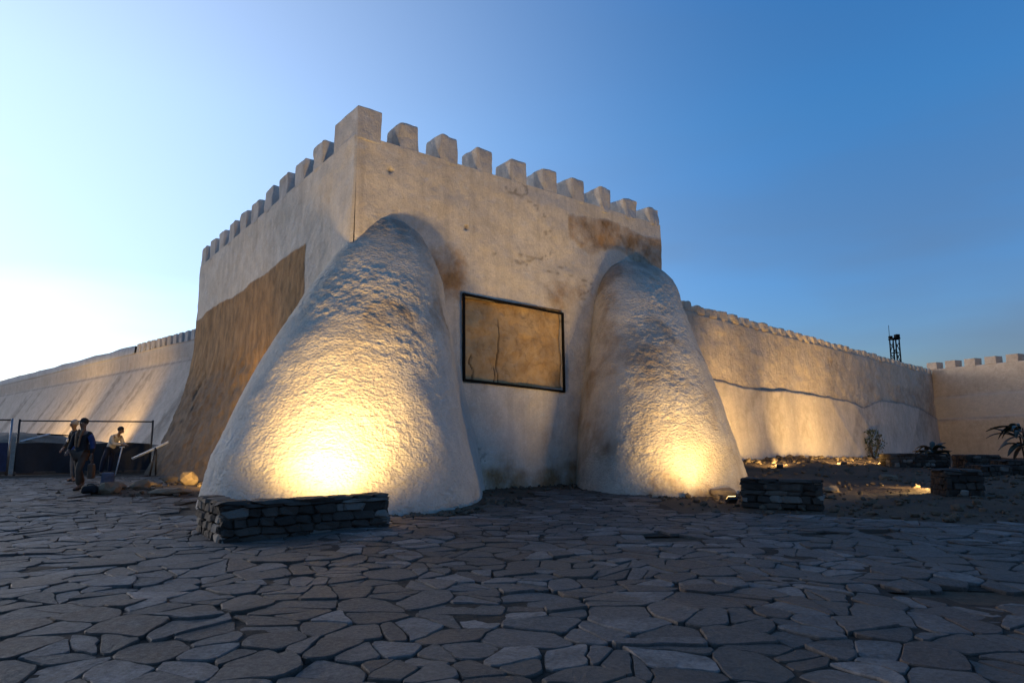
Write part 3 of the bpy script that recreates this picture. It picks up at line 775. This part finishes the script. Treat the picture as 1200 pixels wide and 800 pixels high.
masonry_block('stone_bench', 'long dry-stone block of dark rubble in front of the brightly lit buttress', (-3.75, 8.95), (.80, .60), 2.37, 1.4, .54, .105, pale=.2, seed=3, avg=.2)
masonry_block('stone_bench', 'short dark stone block standing before the right-hand buttress', (4.62, 13.85), (1.31, -.62), 1.47, .62, .57, .12, pale=.12, seed=8, avg=.25)
masonry_block('stone_planter', 'small black stone block beside the bright yellow patch of ground', (10.2, 16.15), (.57, -.10), .80, .8, .62, .15, pale=.02, opened=False, seed=12)
masonry_block('stone_planter', 'low pale-flecked stone wall under the drooping plant at far right', (15.3, 27.6), (2.3, .15), 2.5, .8, .52, .13, pale=.16, opened=False, seed=15)
masonry_block('stone_planter', 'dark stone block behind the small black block at far right', (18.6, 28.0), (1.5, -.1), 1.35, 1.0, .60, .15, pale=.03, opened=False, seed=17)
masonry_block('stone_planter', 'flat dark stone slab left of the big-leaved planter', (16.7, 24.4), (1.3, -.1), 1.05, .8, .38, .14, pale=.02, opened=False, seed=19)
masonry_block('stone_planter', 'black stone planter holding the big-leaved plant at the right edge', (18.05, 24.9), (1.3, -.15), 1.9, 1.1, .52, .14, pale=.02, opened=False, seed=23)

# ------------------------------------------------------------------ rocks
def rock_mesh(seed, sub=2):
    bm = bmesh.new(); bmesh.ops.create_icosphere(bm, subdivisions=sub, radius=.5)
    co = np.array([v.co[:] for v in bm.verts]); d = 1+.35*fbm(co[:, 0]*2+seed*3.1, co[:, 1]*2, co[:, 2]*2+seed, 3, seed)
    for v, q in zip(bm.verts, d): v.co *= q
    me = bpy.data.meshes.new('rock'); bm.to_mesh(me); bm.free(); me.materials.append(M_rock); return me
RM = [rock_mesh(k) for k in range(6)]
def rock(x, y, sx, sy, sz, label, k, rz=0, dz=0, group=None):
    o = bpy.data.objects.new('rock', RM[k % 6]); link(o); o.location = (x, y, float(terrain(x, y))+sz*.30+dz); o.scale = (sx, sy, sz); o.rotation_euler = (0, 0, rz)
    tag(o, label, 'rock', group); return o
rock(-8.6, 18.3, .62, .5, .36, 'round boulder glowing yellow in the floodlight left of the tower', 1, .3)
rock(4.95, 16.2, .62, .4, .26, 'flat ochre boulder at the foot of the right buttress', 2, .1)
for k, (x, y, a, b, c_, t) in enumerate([(-9.62, 16.45, .75, .45, .30, 'broad tan kerb rock nearest the lit strip'), (-10.15, 16.5, .36, .35, .32, 'small brown kerb rock beside the dark bag'),
        (-10.1, 17.35, .62, .45, .30, 'pale rounded rock behind the kerb rocks'), (-9.3, 17.2, .5, .4, .22, 'brown rock between the pale rock and the yellow boulder'),
        (-9.9, 18.6, .55, .4, .2, 'low flat rock behind the pale rounded rock'), (-10.6, 21.4, .7, .5, .25, 'long low rock near the railing foot'),
        (-8.05, 16.35, 1.2, .5, .16, 'long flat slab brightly lit in front of the yellow boulder'), (-7.2, 16.7, .7, .5, .2, 'lit slab touching the left edge of the big buttress')]):
    rock(x, y, a, b, c_, t, k+1, k*.2-.5, -.02, 'loose rocks left of the tower')
rock(11.2, 20.5, .6, .5, .22, 'flat rock on the bare earth right of the tower', 3, .4, -.03)
rock(8.1, 17.5, .5, .35, .18, 'small rock on bare earth behind the short stone block', 4, .4, -.03)
# loose rubble nobody could count
sv, sf = [], []; off = 0
ico = RM[0]; 
bm = bmesh.new(); bmesh.ops.create_icosphere(bm, subdivisions=1, radius=.5); iv = np.array([v.co[:] for v in bm.verts]); if_ = np.array([[v.index for v in f.verts] for f in bm.faces]); bm.free()
rnd = np.random.RandomState(5)
def scatter(n, fn, smin, smax):
    global off
    for _ in range(n):
        p = fn()
        if p is None: continue
        s = smin+(smax-smin)*rnd.rand()**3
        d = 1+rnd.uniform(-.3, .3, len(iv)); sc = s*rnd.uniform(.6, 1.3, 3)*np.array([1, 1, .6]); a = rnd.rand()*6.28
        q = iv*d[:, None]*sc; q = np.c_[q[:, 0]*math.cos(a)-q[:, 1]*math.sin(a), q[:, 0]*math.sin(a)+q[:, 1]*math.cos(a), q[:, 2]]
        q += [p[0], p[1], float(terrain(*p))+s*.16-.02]; sv.append(q); sf.extend((if_+off).tolist()); off += len(iv)
def dirt_right():
    y = rnd.uniform(11, 32); x = rnd.uniform(3.5, .78*y); return (x, y) if not paved(x, y) else None
def foot():
    u = rnd.uniform(-.5, 11); d = abs(rnd.normal(.5, .5)); q = KK+UR*u+NR*d; return tuple(q)
def foot2():
    a = rnd.uniform(-1.9, .1); r = 2.95+abs(rnd.normal(0, .3)); return (-3.55+r*math.cos(a), 14.9+r*math.sin(a)*1.08)
def foot3():
    a = rnd.uniform(-2.9, -.2); r = 2.6+abs(rnd.normal(0, .3)); return (4.1+r*math.cos(a), 18.9+r*math.sin(a)*1.15)
def leftdirt(): return (rnd.uniform(-11, -5.5), rnd.uniform(15.8, 24))
def wallfoot():
    s = rnd.uniform(2, 36); d = abs(rnd.normal(.8, .7)); return tuple(np.array(A_)+u_*(s+4)+n_*(d+.5))
scatter(1500, dirt_right, .03, .22); scatter(800, foot, .02, .15); scatter(800, foot2, .02, .17); scatter(220, foot3, .03, .14); scatter(500, leftdirt, .03, .2); scatter(700, wallfoot, .04, .3)
o = mesh_obj('loose_rubble', np.concatenate(sv), sf, M_rub, None, False); tag(o, 'loose stones and clods strewn over the bare earth', 'rubble', kind='stuff')

# ------------------------------------------------------------------ floodlights (hidden behind the stone blocks)
M_hous = plain('lamp_housing', (.03, .03, .03), .5)
M = MT('lamp_glass', .2); M.col((.9, .7, .4)); M.b.inputs['Emission Color'].default_value = (1, .62, .22, 1); M.b.inputs['Emission Strength'].default_value = .6; M_glass = M.m
WARM = (1.0, .66, .24)
def flood(loc, target, watts, label, angle=130, color=WARM, size=.16):
    loc = Vector((loc[0], loc[1], float(terrain(loc[0], loc[1]))+loc[2])); d = (Vector(target)-loc).normalized(); q = d.to_track_quat('-Z', 'Y')
    root = empty('floodlight', loc); tag(root, label, 'floodlight', 'ground floodlights')
    for nm, sx, sy, sz, zc_, mt in (('housing', .20, .15, .08, .05, M_hous), ('glass', .17, .12, .012, -.004, M_glass)):
        bm = rough_box(sx, sy, sz, 1, .0, .006, 1); o = bm_obj(nm, bm, mt, root); o.rotation_mode = 'QUATERNION'; o.rotation_quaternion = q
        o.location = q @ Vector((0, 0, zc_-sz/2))
    bm = bmesh.new(); bar_bm(bm, (-.11, 0, -.24), (-.11, 0, .02), .01); bar_bm(bm, (.11, 0, -.24), (.11, 0, .02), .01); bm_obj('bracket', bm, M_hous, root)
    L = bpy.data.lights.new('flood_lamp', 'SPOT'); L.energy = watts; L.color = color; L.spot_size = R(angle); L.spot_blend = 1; L.shadow_soft_size = size
    o = bpy.data.objects.new('flood_lamp', L); link(o, root); o.location = d*.05; o.rotation_mode = 'QUATERNION'; o.rotation_quaternion = q
    return root
flood((-2.85, 10.28, .26), (-3.2, 13.0, 4.1), 205, 'floodlight behind the long stone block, aimed at the big buttress', 128, size=.35)
flood((4.62, 14.55, .10), (4.1, 17.3, 3.5), 110, 'floodlight behind the short stone block, aimed at the right buttress', 130, size=.5)
flood((11.15, 17.35, .14), (8.6, 17.9, .2), 70, 'floodlight behind the small black block at right', 150)
flood((-6.72, 16.2, .30), (-8.0, 19.2, 1.5), 120, 'floodlight among the rocks left of the tower', 105)
flood((9.3, 23.8, .06), (11.0, 29.6, 3.6), 230, 'floodlight sunk in bare earth at the near end of the right-hand wall', 112, size=.3)
flood((13.2, 27.2, .06), (16.0, 34.5, 3.6), 230, 'floodlight sunk in bare earth at the middle of the right-hand wall', 112, size=.3)
flood((15.6, 28.6, .2), (20.0, 38.0, 3.0), 200, 'floodlight behind the low stone wall at far right', 120)
flood((-21.5, 32.6, 1.3), (-27.0, 42.5, 4.0), 170, 'floodlight on the earth bank aimed at the near end of the left-hand wall', 150, size=.3)
flood((-30.5, 38.5, .2), (-34.0, 49.0, 3.5), 260, 'floodlight beyond the earth bank aimed at the far end of the left-hand wall', 150, size=.3)

# ------------------------------------------------------------------ railing with tarpaulin
def railing(label, P, Q, h, cloth, end_posts, seed):
    P, Q = Vector(P), Vector(Q); root = empty('railing', P); tag(root, label, 'fence', 'railing panels at left'); d = Q-P; L = d.length; d.normalize()
    bar('top_rail', (0, 0, h), tuple(d*L+Vector((0, 0, h))), .028, M_rust, root)
    for t, mt in end_posts: q = d*(L*t); bar('post', (q.x, q.y, -.1), (q.x, q.y, h+.06), .04, mt, root)
    us = np.linspace(.03, L-.03, 90); z = np.linspace(.02, 1.14, 16); U, Z_ = np.meshgrid(us, z, indexing='ij')
    off = .06+.05*fbm(U*1.2, Z_*.5, 0*U+seed, 3, 7)+.03*np.sin(U*4+Z_*1.5); Z_ = Z_+.03*np.sin(U*2.2)*(Z_/1.1)
    n = Vector((d.y, -d.x, 0))
    v = np.stack([d.x*U+n.x*off, d.y*U+n.y*off, Z_], -1).reshape(-1, 3)
    v2 = np.stack([d.x*U+n.x*(off-.01), d.y*U+n.y*(off-.01), Z_], -1).reshape(-1, 3); f = grid_faces(90, 16)
    mesh_obj('tarpaulin', np.concatenate([v, v2]), np.concatenate([f, f[:, ::-1]+len(v)]), cloth, root, True)
    bm = rough_box(L, .16, .12, 2, .01, .02, seed); o = bm_obj('kerb', bm, M_dry, root); o.location = d*(L/2); o.location.z = -.03; o.rotation_euler = (0, 0, math.atan2(d.y, d.x))
railing('steel railing panel hung with blue tarpaulin at the left edge', (-25.5, 24.6, .02), (-19.15, 26.0, .02), 2.03, M_navy, [(0, M_rust), (1, M_steel)], 2)
railing('steel railing panel hung with black tarpaulin behind the people', (-18.9, 26.05, .02), (-14.55, 27.5, .02), 2.0, M_blk, [(0, M_rust), (1, M_rust)], 5)

# earth bank and planks beyond the railing
us = np.linspace(0, 1, 90); vs = np.linspace(0, 1, 22); U, V_ = np.meshgrid(us, vs, indexing='ij')
X = -33+18.0*U; Y = 27.2+5.8*V_+.5*U
Zb = -.2+(1.75+.20*fbm(X*.5, Y*.4, 0*X, 4, 88)-.45*sstep(.35, 1, U))*np.sin(np.clip(V_*1.5, 0, 1)*math.pi/2)**.8*np.clip((1-V_)*4, 0, 1)
o = mesh_obj('earth_bank', np.stack([X, Y, Zb], -1).reshape(-1, 3), grid_faces(90, 22), mat_dirt('bank_earth', (.22, .16, .115), (.32, .24, .18)), None, True); tag(o, 'bank of excavated earth behind the railing', kind='structure')
M_plank = plain('weathered_plank', (.34, .30, .26), .85)
M_pipe = plain('white_pipe', (.62, .62, .62), .5)
for (a, b, r_, mt, lab, nm) in (((-21.6, 30.0, 1.20), (-20.5, 30.2, 1.52), .07, M_pipe, 'pale plank lying slanted on the earth bank', 'plank'),
        ((-21.6, 31.0, 1.54), (-19.6, 31.0, 1.42), .06, M_black, 'dark beam lying along the top of the earth bank', 'beam')):
    q = (Vector(a)+Vector(b))/2; d = Vector(b)-Vector(a)
    o = bm_obj(nm, rough_box(d.length, r_*2.4, r_, 3, .008, .012, 2), mt); o.location = a; o.location = q
    o.rotation_euler = d.to_track_quat('X', 'Z').to_euler(); tag(o, lab, nm)
t = empty('tilted_pole', (-13.2, 24.6, 0)); tag(t, 'white pole tilted upward on a short trestle by the railing end', 'pole')
bar('pole', (-.45, 0, .62), (.75, .1, 1.22), .045, M_pipe, t); bar('leg', (.3, -.16, .0), (.33, .03, 1.02), .03, M_rust, t); bar('leg', (.3, .25, .0), (.33, .08, 1.02), .03, M_rust, t)

# ------------------------------------------------------------------ people
def skin(name, chains, mat, parent, sub=2):
    """chains: list of lists of (x, y, z, r); chains starting with an existing point join there"""
    vs, es, rs = [], [], []; key = {}
    for ch in chains:
        prev = None
        for (x, y, z, r) in ch:
            k = (round(x, 4), round(y, 4), round(z, 4))
            if k not in key: key[k] = len(vs); vs.append((x, y, z)); rs.append(r)
            i = key[k]
            if prev is not None and prev != i: es.append((prev, i))
            prev = i
    me = bpy.data.meshes.new('t'); me.from_pydata(vs, es, []); ob = bpy.data.objects.new('t', me); COL.objects.link(ob)
    md = ob.modifiers.new('s', 'SKIN'); md.use_smooth_shade = True; md.branch_smoothing = .5
    sv_ = me.skin_vertices[0].data
    for i, r in enumerate(rs):
        rr = r if isinstance(r, tuple) else (r, r); sv_[i].radius = rr; sv_[i].use_root = (i == 0)
    s2 = ob.modifiers.new('u', 'SUBSURF'); s2.levels = sub; s2.render_levels = sub
    dg = bpy.context.evaluated_depsgraph_get(); m2 = bpy.data.meshes.new_from_object(ob.evaluated_get(dg)); bpy.data.objects.remove(ob)
    m2.materials.clear(); m2.materials.append(mat); m2.name = name
    o = bpy.data.objects.new(name, m2); link(o, parent)
    m2.polygons.foreach_set('use_smooth', [True]*len(m2.polygons)); return o
M_skin = plain('skin', (.20, .115, .075), .6, var=.1); M_hair = plain('dark_hair', (.015, .012, .010), .7); M_eye = plain('eye', (.02, .015, .012), .3)
M_blkj = plain('black_jacket', (.012, .012, .014), .85); M_blue = plain('blue_cloth', (.02, .04, .13), .8); M_cream = plain('cream_jacket', (.50, .42, .32), .85)
M_khaki = plain('brown_trousers', (.07, .045, .03), .85); M_grey = plain('grey_trousers', (.10, .09, .085), .85); M_dkn = plain('navy_trousers', (.018, .02, .035), .85)
M_shoe = plain('dark_shoes', (.02, .018, .016), .6); M_leather = plain('brown_leather', (.07, .04, .022), .55); M_scarf = plain('tan_scarf', (.22, .12, .06), .85)
def hand_chains(w, f, side):
    """w wrist point, f forearm direction (unit). palm, four fingers, thumb"""
    w, f = Vector(w), Vector(f).normalized(); up = Vector((0, 0, 1)) if abs(f.z) < .8 else Vector((0, -1, 0)); s = f.cross(up).normalized(); n = s.cross(f)
    palm = w+f*.085; ch = [[(*w, .026), (*(w+f*.04), (.034, .02)), (*palm, (.036, .018))]]
    for k, ln in enumerate((.070, .078, .073, .058)):
        b = palm+s*(.027-.018*k); ch.append([(*palm, (.036, .018)), (*(b+f*.02), .0095), (*(b+f*(.02+ln*.5)+n*-.01), .0088), (*(b+f*(.02+ln*.85)-n*.032), .0078)])
    b = w+f*.04; ch.append([(*b, (.034, .02)), (*(b+s*side*.04+f*.025), .011), (*(b+s*side*.052+f*.06-n*.01), .0095)])
    return ch
def person(label, loc, rz, H, J, mats, hat=False, scale=1.0):
    """J: joints in metres for a 1.75 m figure facing -Y"""
    root = empty('person', loc, rz); root.scale = (scale,)*3; tag(root, label, 'person')
    j = {k: Vector(v) for k, v in J.items()}
    P = lambda k, r: (*j[k], r)
    fl = (j['wl']-j['el']); fr = (j['wr']-j['er'])
    hd = (j['head']-j['neck']).normalized()
    body = [[P('pelvis', .14), P('waist', (.13, .105)), P('chest', (.155, .115)), P('neckb', .07), P('neck', .052), (*(j['head']-hd*.06), .075), P('head', (.082, .098)), (*(j['head']+hd*.075), .068)],
            [P('chest', (.155, .115)), P('sl', .062), P('el', .044), P('wl', .026)], [P('chest', (.155, .115)), P('sr', .062), P('er', .044), P('wr', .026)],
            [P('pelvis', .14), P('hl', .088), P('kl', .06), P('al', .04), P('tl', .035)], [P('pelvis', .14), P('hr', .088), P('kr', .06), P('ar', .04), P('tr', .035)]]
    body += hand_chains(j['wl'], fl, 1)+hand_chains(j['wr'], fr, -1)
    b = skin('body', body, M_skin, root)
    fd = Vector(J.get('face', (0, -1, 0))).normalized(); sd_ = Vector((0, 0, 1)).cross(fd).normalized()
    hc = j['head']
    bm = bmesh.new(); bmesh.ops.create_cone(bm, segments=6, radius1=.02, radius2=.008, depth=.05, cap_ends=True, matrix=Matrix.Translation(hc+fd*.10-Vector((0, 0, .015))) @ Vector((0, 0, 1)).to_track_quat('Z', 'Y').to_matrix().to_4x4()); bm_obj('nose', bm, M_skin, root, True)
    for sg in (-1, 1):
        bm = bmesh.new(); bmesh.ops.create_icosphere(bm, subdivisions=1, radius=.013, matrix=Matrix.Translation(hc+fd*.087+sd_*sg*.032+Vector((0, 0, .015)))); bm_obj('eye', bm, M_eye, root, True)
        bm = bmesh.new(); bmesh.ops.create_icosphere(bm, subdivisions=1, radius=.024, matrix=Matrix.Translation(hc+sd_*sg*.085-Vector((0, 0, .01)))); bm_obj('ear', bm, M_skin, root, True)
    bm = bmesh.new(); bmesh.ops.create_cube(bm, size=1, matrix=Matrix.Translation(hc+fd*.088-Vector((0, 0, .055))) @ Matrix.Diagonal((.04, .02, .008, 1))); bm_obj('mouth', bm, M_eye, root)
    bm = bmesh.new(); bmesh.ops.create_icosphere(bm, subdivisions=3, radius=1, matrix=Matrix.Translation(hc+Vector((0, 0, .045))-fd*.028) @ Matrix.Diagonal((.098, .105, .10, 1)))
    for v in bm.verts: v.co += v.co.normalized()*random.uniform(-.004, .006)
    bm_obj('hair', bm, mats['hair'], root, True)
    jk = [[(*(j['pelvis']-Vector((0, 0, mats.get('hem', .06)))), (.175, .14)), P('pelvis', (.172, .14)), P('waist', (.16, .13)), P('chest', (.185, .14)), (*(j['neckb']), .085)],
          [P('chest', (.185, .14)), P('sl', .085), P('el', .066), (*(j['wl']-fl.normalized()*.01), .046)], [P('chest', (.185, .14)), P('sr', .085), P('er', .066), (*(j['wr']-fr.normalized()*.01), .046)]]
    skin('jacket', jk, mats['jacket'], root)
    skin('trousers', [[P('pelvis', .155), P('hl', .105), P('kl', .082), (*(j['al']+(j['kl']-j['al'])*.06), .066)], [P('pelvis', .155), P('hr', .105), P('kr', .082), (*(j['ar']+(j['kr']-j['ar'])*.06), .066)]], mats['trousers'], root)
    for a, t_ in (('al', 'tl'), ('ar', 'tr')):
        h_ = j[a]-(j[t_]-j[a])*.25; h_.z = .04; mid = (j[a]+j[t_])/2; mid.z = .045
        skin('shoe', [[(*h_, .04), (*mid, (.048, .045)), (j[t_].x, j[t_].y, .035, .035)]], mats['shoe'], root, 1)
    return root, j
stand = dict(pelvis=(0, 0, .93), waist=(0, 0, 1.10), chest=(0, .0, 1.32), neckb=(0, .01, 1.46), neck=(0, 0, 1.51), head=(0, -.02, 1.64),
             sl=(.19, 0, 1.40), el=(.26, .03, 1.12), wl=(.25, -.06, .88), sr=(-.19, 0, 1.40), er=(-.26, .03, 1.12), wr=(-.25, -.06, .88),
             hl=(.09, 0, .88), kl=(.10, -.02, .49), al=(.10, .02, .085), tl=(.12, -.14, .04), hr=(-.09, 0, .88), kr=(-.10, -.02, .49), ar=(-.10, .02, .085), tr=(-.12, -.14, .04))
walk = dict(stand); walk.update(kl=(.10, -.16, .52), al=(.11, -.12, .10), tl=(.12, -.29, .05), kr=(-.09, .06, .50), ar=(-.10, .26, .14), tr=(-.10, .12, .04), el=(.27, .06, 1.12), wl=(.29, .0, .88), er=(-.26, -.02, 1.13), wr=(-.22, -.17, .98))
def gz(x, y): return float(terrain(x, y))+.03
p1, j1 = person('person walking this way in black open jacket, tan scarf and brown trousers', (-10.72, 17.0, gz(-10.7, 17)), R(-8), 1.75, walk,
       dict(hair=M_hair, jacket=M_blkj, trousers=M_khaki, shoe=M_shoe, hem=.16), scale=1.0)
for sg in (-1, 1): skin('scarf', [[(sg*.05, -.05, 1.50, .035), (sg*.06, -.125, 1.40, .03), (sg*.045, -.155, 1.22, .028), (sg*.03, -.165, 1.05, .022)]], M_scarf, p1, 1)
skin('sleeve_panel', [[(.19, 0, 1.395, .088), (.235, .015, 1.25, .08), (.265, .05, 1.13, .072), (.285, .02, .98, .058)]], M_blue, p1, 1)
bg_ = empty('handbag', (-10.40, 16.95, gz(-10.3, 16.95)+.28), R(20)); tag(bg_, 'brown leather bag hanging from the walking person’s hand', 'bag')
bm_obj('bag_body', rough_box(.13, .30, .36, 2, .012, .03, 4, .1), M_leather, bg_)
skin('strap', [[(0, -.11, .34, .012), (0, -.06, .52, .012), (0, 0, .58, .012), (0, .06, .52, .012), (0, .11, .34, .012)]], M_leather, bg_, 1)
hunch = dict(stand); hunch.update(chest=(0, -.06, 1.31), neckb=(0, -.12, 1.43), neck=(0, -.14, 1.48), head=(.03, -.18, 1.60), sl=(.2, -.06, 1.40), sr=(-.2, -.06, 1.40), er=(-.30, -.05, 1.12), wr=(-.27, -.22, .95))
p2, j2 = person('person in black jacket and pale grey trousers half hidden behind the walking person', (-13.12, 20.6, gz(-13.1, 20.6)), R(-25), 1.8, hunch,
       dict(hair=plain('grey_cap', (.24, .22, .20), .8), jacket=M_blkj, trousers=M_grey, shoe=M_shoe, hem=.05), scale=1.06)
skin('shirt_hem', [[(0, 0, 1.06, (.178, .145)), (-.02, 0, .90, (.19, .15)), (-.03, 0, .76, (.185, .15))]], M_blue, p2, 1)
skin('white_strap', [[(-.24, -.14, 1.22, .03), (-.25, -.16, 1.10, .032)]], M_pipe, p2, 1)
lean = dict(stand); lean.update(waist=(0, -.06, 1.08), chest=(0, -.19, 1.27), neckb=(0, -.27, 1.39), neck=(0, -.31, 1.44), head=(0, -.38, 1.53), sl=(.19, -.21, 1.34), sr=(-.19, -.21, 1.34),
            el=(.22, -.30, 1.08), wl=(.10, -.52, 1.06), er=(-.22, -.30, 1.08), wr=(-.08, -.52, 1.06), face=(0, -1, -.35), kl=(.10, .02, .49), al=(.10, .06, .085), tl=(.12, -.1, .04), hr=(-.09, .0, .88), kr=(-.10, .16, .49), ar=(-.10, .22, .085), tr=(-.12, .06, .04))
p3, j3 = person('person in cream jacket leaning forward at the railing, looking at the hands', (-14.3, 24.3, gz(-14.5, 24.3)), R(78), 1.75, lean,
       dict(hair=M_hair, jacket=M_cream, trousers=M_dkn, shoe=M_shoe, hem=.13), scale=1.03)
cr_ = empty('walking_stick', (-13.8, 24.05, gz(-14, 24))); tag(cr_, 'white walking stick held upright by the leaning person', 'stick')
bar('shaft', (-.10, 0, 0), (.03, .05, .98), .022, M_pipe, cr_); bar('handle', (-.05, .05, .98), (.11, .05, .99), .02, M_pipe, cr_)
bp = empty('backpack', (-9.95, 16.9, gz(-10, 16.9)-.02), R(30)); tag(bp, 'grey-blue bag standing on the paving beside the kerb rocks', 'bag')
M_bp = plain('grey_blue_canvas', (.075, .08, .105), .85)
bm_obj('bag_body', rough_box(.34, .26, .44, 3, .03, .06, 9, .22), M_bp, bp); o = bm_obj('pocket', rough_box(.24, .10, .2, 2, .015, .03, 6), M_bp, bp); o.location = (0, -.15, .04)
dk = empty('dark_bag', (-9.98, 16.3, gz(-10, 16.3)-.02), R(10)); tag(dk, 'black slumped bag on the paving in front of the grey-blue bag', 'bag')
bm_obj('bag_body', rough_box(.40, .28, .17, 3, .03, .06, 11, .2), M_blkj, dk); skin('strap', [[(-.1, 0, .15, .012), (-.05, 0, .21, .012), (.05, 0, .21, .012), (.1, 0, .15, .012)]], M_blkj, dk, 1)

# ------------------------------------------------------------------ plants
def mat_leaf(name, a, b):
    M = MT(name, .5, .4); oi = M.n('ShaderNodeObjectInfo'); v = M.coord(True)
    c = M.mix(M.noise(v, 3, 3), a, b); M.col(c); return M.m
M_leaf = mat_leaf('dark_leaf', (.012, .018, .008), (.024, .032, .014)); M_dry_leaf = mat_leaf('dry_leaf', (.11, .085, .055), (.18, .14, .10)); M_stem = plain('stem', (.05, .035, .025), .9)
def leaf(parent, base, az, length, width, rise, droop, mat, seed):
    n = 9; vs = []; d = Vector((math.cos(az), math.sin(az), 0)); s = Vector((-d.y, d.x, 0))
    for i in range(n):
        t = i/(n-1); c = Vector(base)+d*length*t+Vector((0, 0, rise*t-droop*t*t)); wv = width*max(.04, math.sin(math.pi*min(1, t*.92+.06)))**.8
        fold = .35*wv
        vs += [c+s*wv+Vector((0, 0, fold)), c, c-s*wv+Vector((0, 0, fold)), c+s*wv+Vector((0, 0, fold-.012)), c-Vector((0, 0, .016)), c-s*wv+Vector((0, 0, fold-.012))]
    f = []
    for i in range(n-1):
        a, b = i*6, i*6+6
        f += [(a, a+1, b+1, b), (a+1, a+2, b+2, b+1), (a+4, a+3, b+3, b+4), (a+5, a+4, b+4, b+5), (a+3, a, b, b+3), (a+2, a+5, b+5, b+2)]
    return mesh_obj('leaf', [tuple(v) for v in vs], f, mat, parent, True)
def broad_plant(label, loc, n, length, width, hgt, seed, dry):
    rnd = random.Random(seed); root = empty('leafy_plant', loc); tag(root, label, 'plant')
    for k in range(4): a = rnd.uniform(0, 6.28); bar('stem', (0, 0, -.15), (.12*math.cos(a), .12*math.sin(a), hgt*rnd.uniform(.6, 1)), .03, M_stem, root, 6)
    for k in range(n):
        a = k*2.4+rnd.uniform(-.4, .4); z = hgt*rnd.uniform(.35, 1.05)
        leaf(root, (.22*rnd.random()*math.cos(a), .22*rnd.random()*math.sin(a), z), a, length*rnd.uniform(.6, 1.1), width*rnd.uniform(.7, 1.2), rnd.uniform(.1, .7)*length, rnd.uniform(.1, .8)*length, M_dry_leaf if rnd.random() < dry else M_leaf, k)
broad_plant('dark drooping plant with dry leaves growing from the low stone wall', (17.3, 28.1, .50), 22, .62, .12, .50, 4, .2)
broad_plant('tall plant with long broad dark leaves at the right edge', (19.15, 25.5, .45), 34, .95, .115, 1.35, 9, .2)
sh = empty('shrub', (20.6, 38.9, float(terrain(20.6, 38.9))-.05)); tag(sh, 'small dark bush growing at the foot of the right-hand wall', 'shrub')
rnd2 = random.Random(3)
for k in range(7):
    a = rnd2.uniform(0, 6.28); bar('stem', (0, 0, 0), (.45*math.cos(a), .45*math.sin(a), rnd2.uniform(.8, 1.6)), .025, M_stem, sh, 5)
lv, lf = [], []
for k in range(420):
    z = rnd2.uniform(.15, 1.75); r = .62*math.sin(math.pi*min(1, (z+.15)/2.0))**.7*math.sqrt(rnd2.random())*(1+.35*math.sin(k*.7+z*4)); a = rnd2.uniform(0, 6.28)
    c = Vector((r*math.cos(a), r*math.sin(a), z)); e = Euler((rnd2.uniform(0, 6), rnd2.uniform(0, 6), rnd2.uniform(0, 6))).to_matrix()
    b = len(lv); s = rnd2.uniform(.05, .10)
    lv += [tuple(c+e @ Vector(q)*s) for q in ((-1, 0, 0), (0, .45, .1), (1, 0, 0), (0, -.45, .1))]; lf.append((b, b+1, b+2, b+3))
mesh_obj('crown', lv, lf, M_leaf, sh)
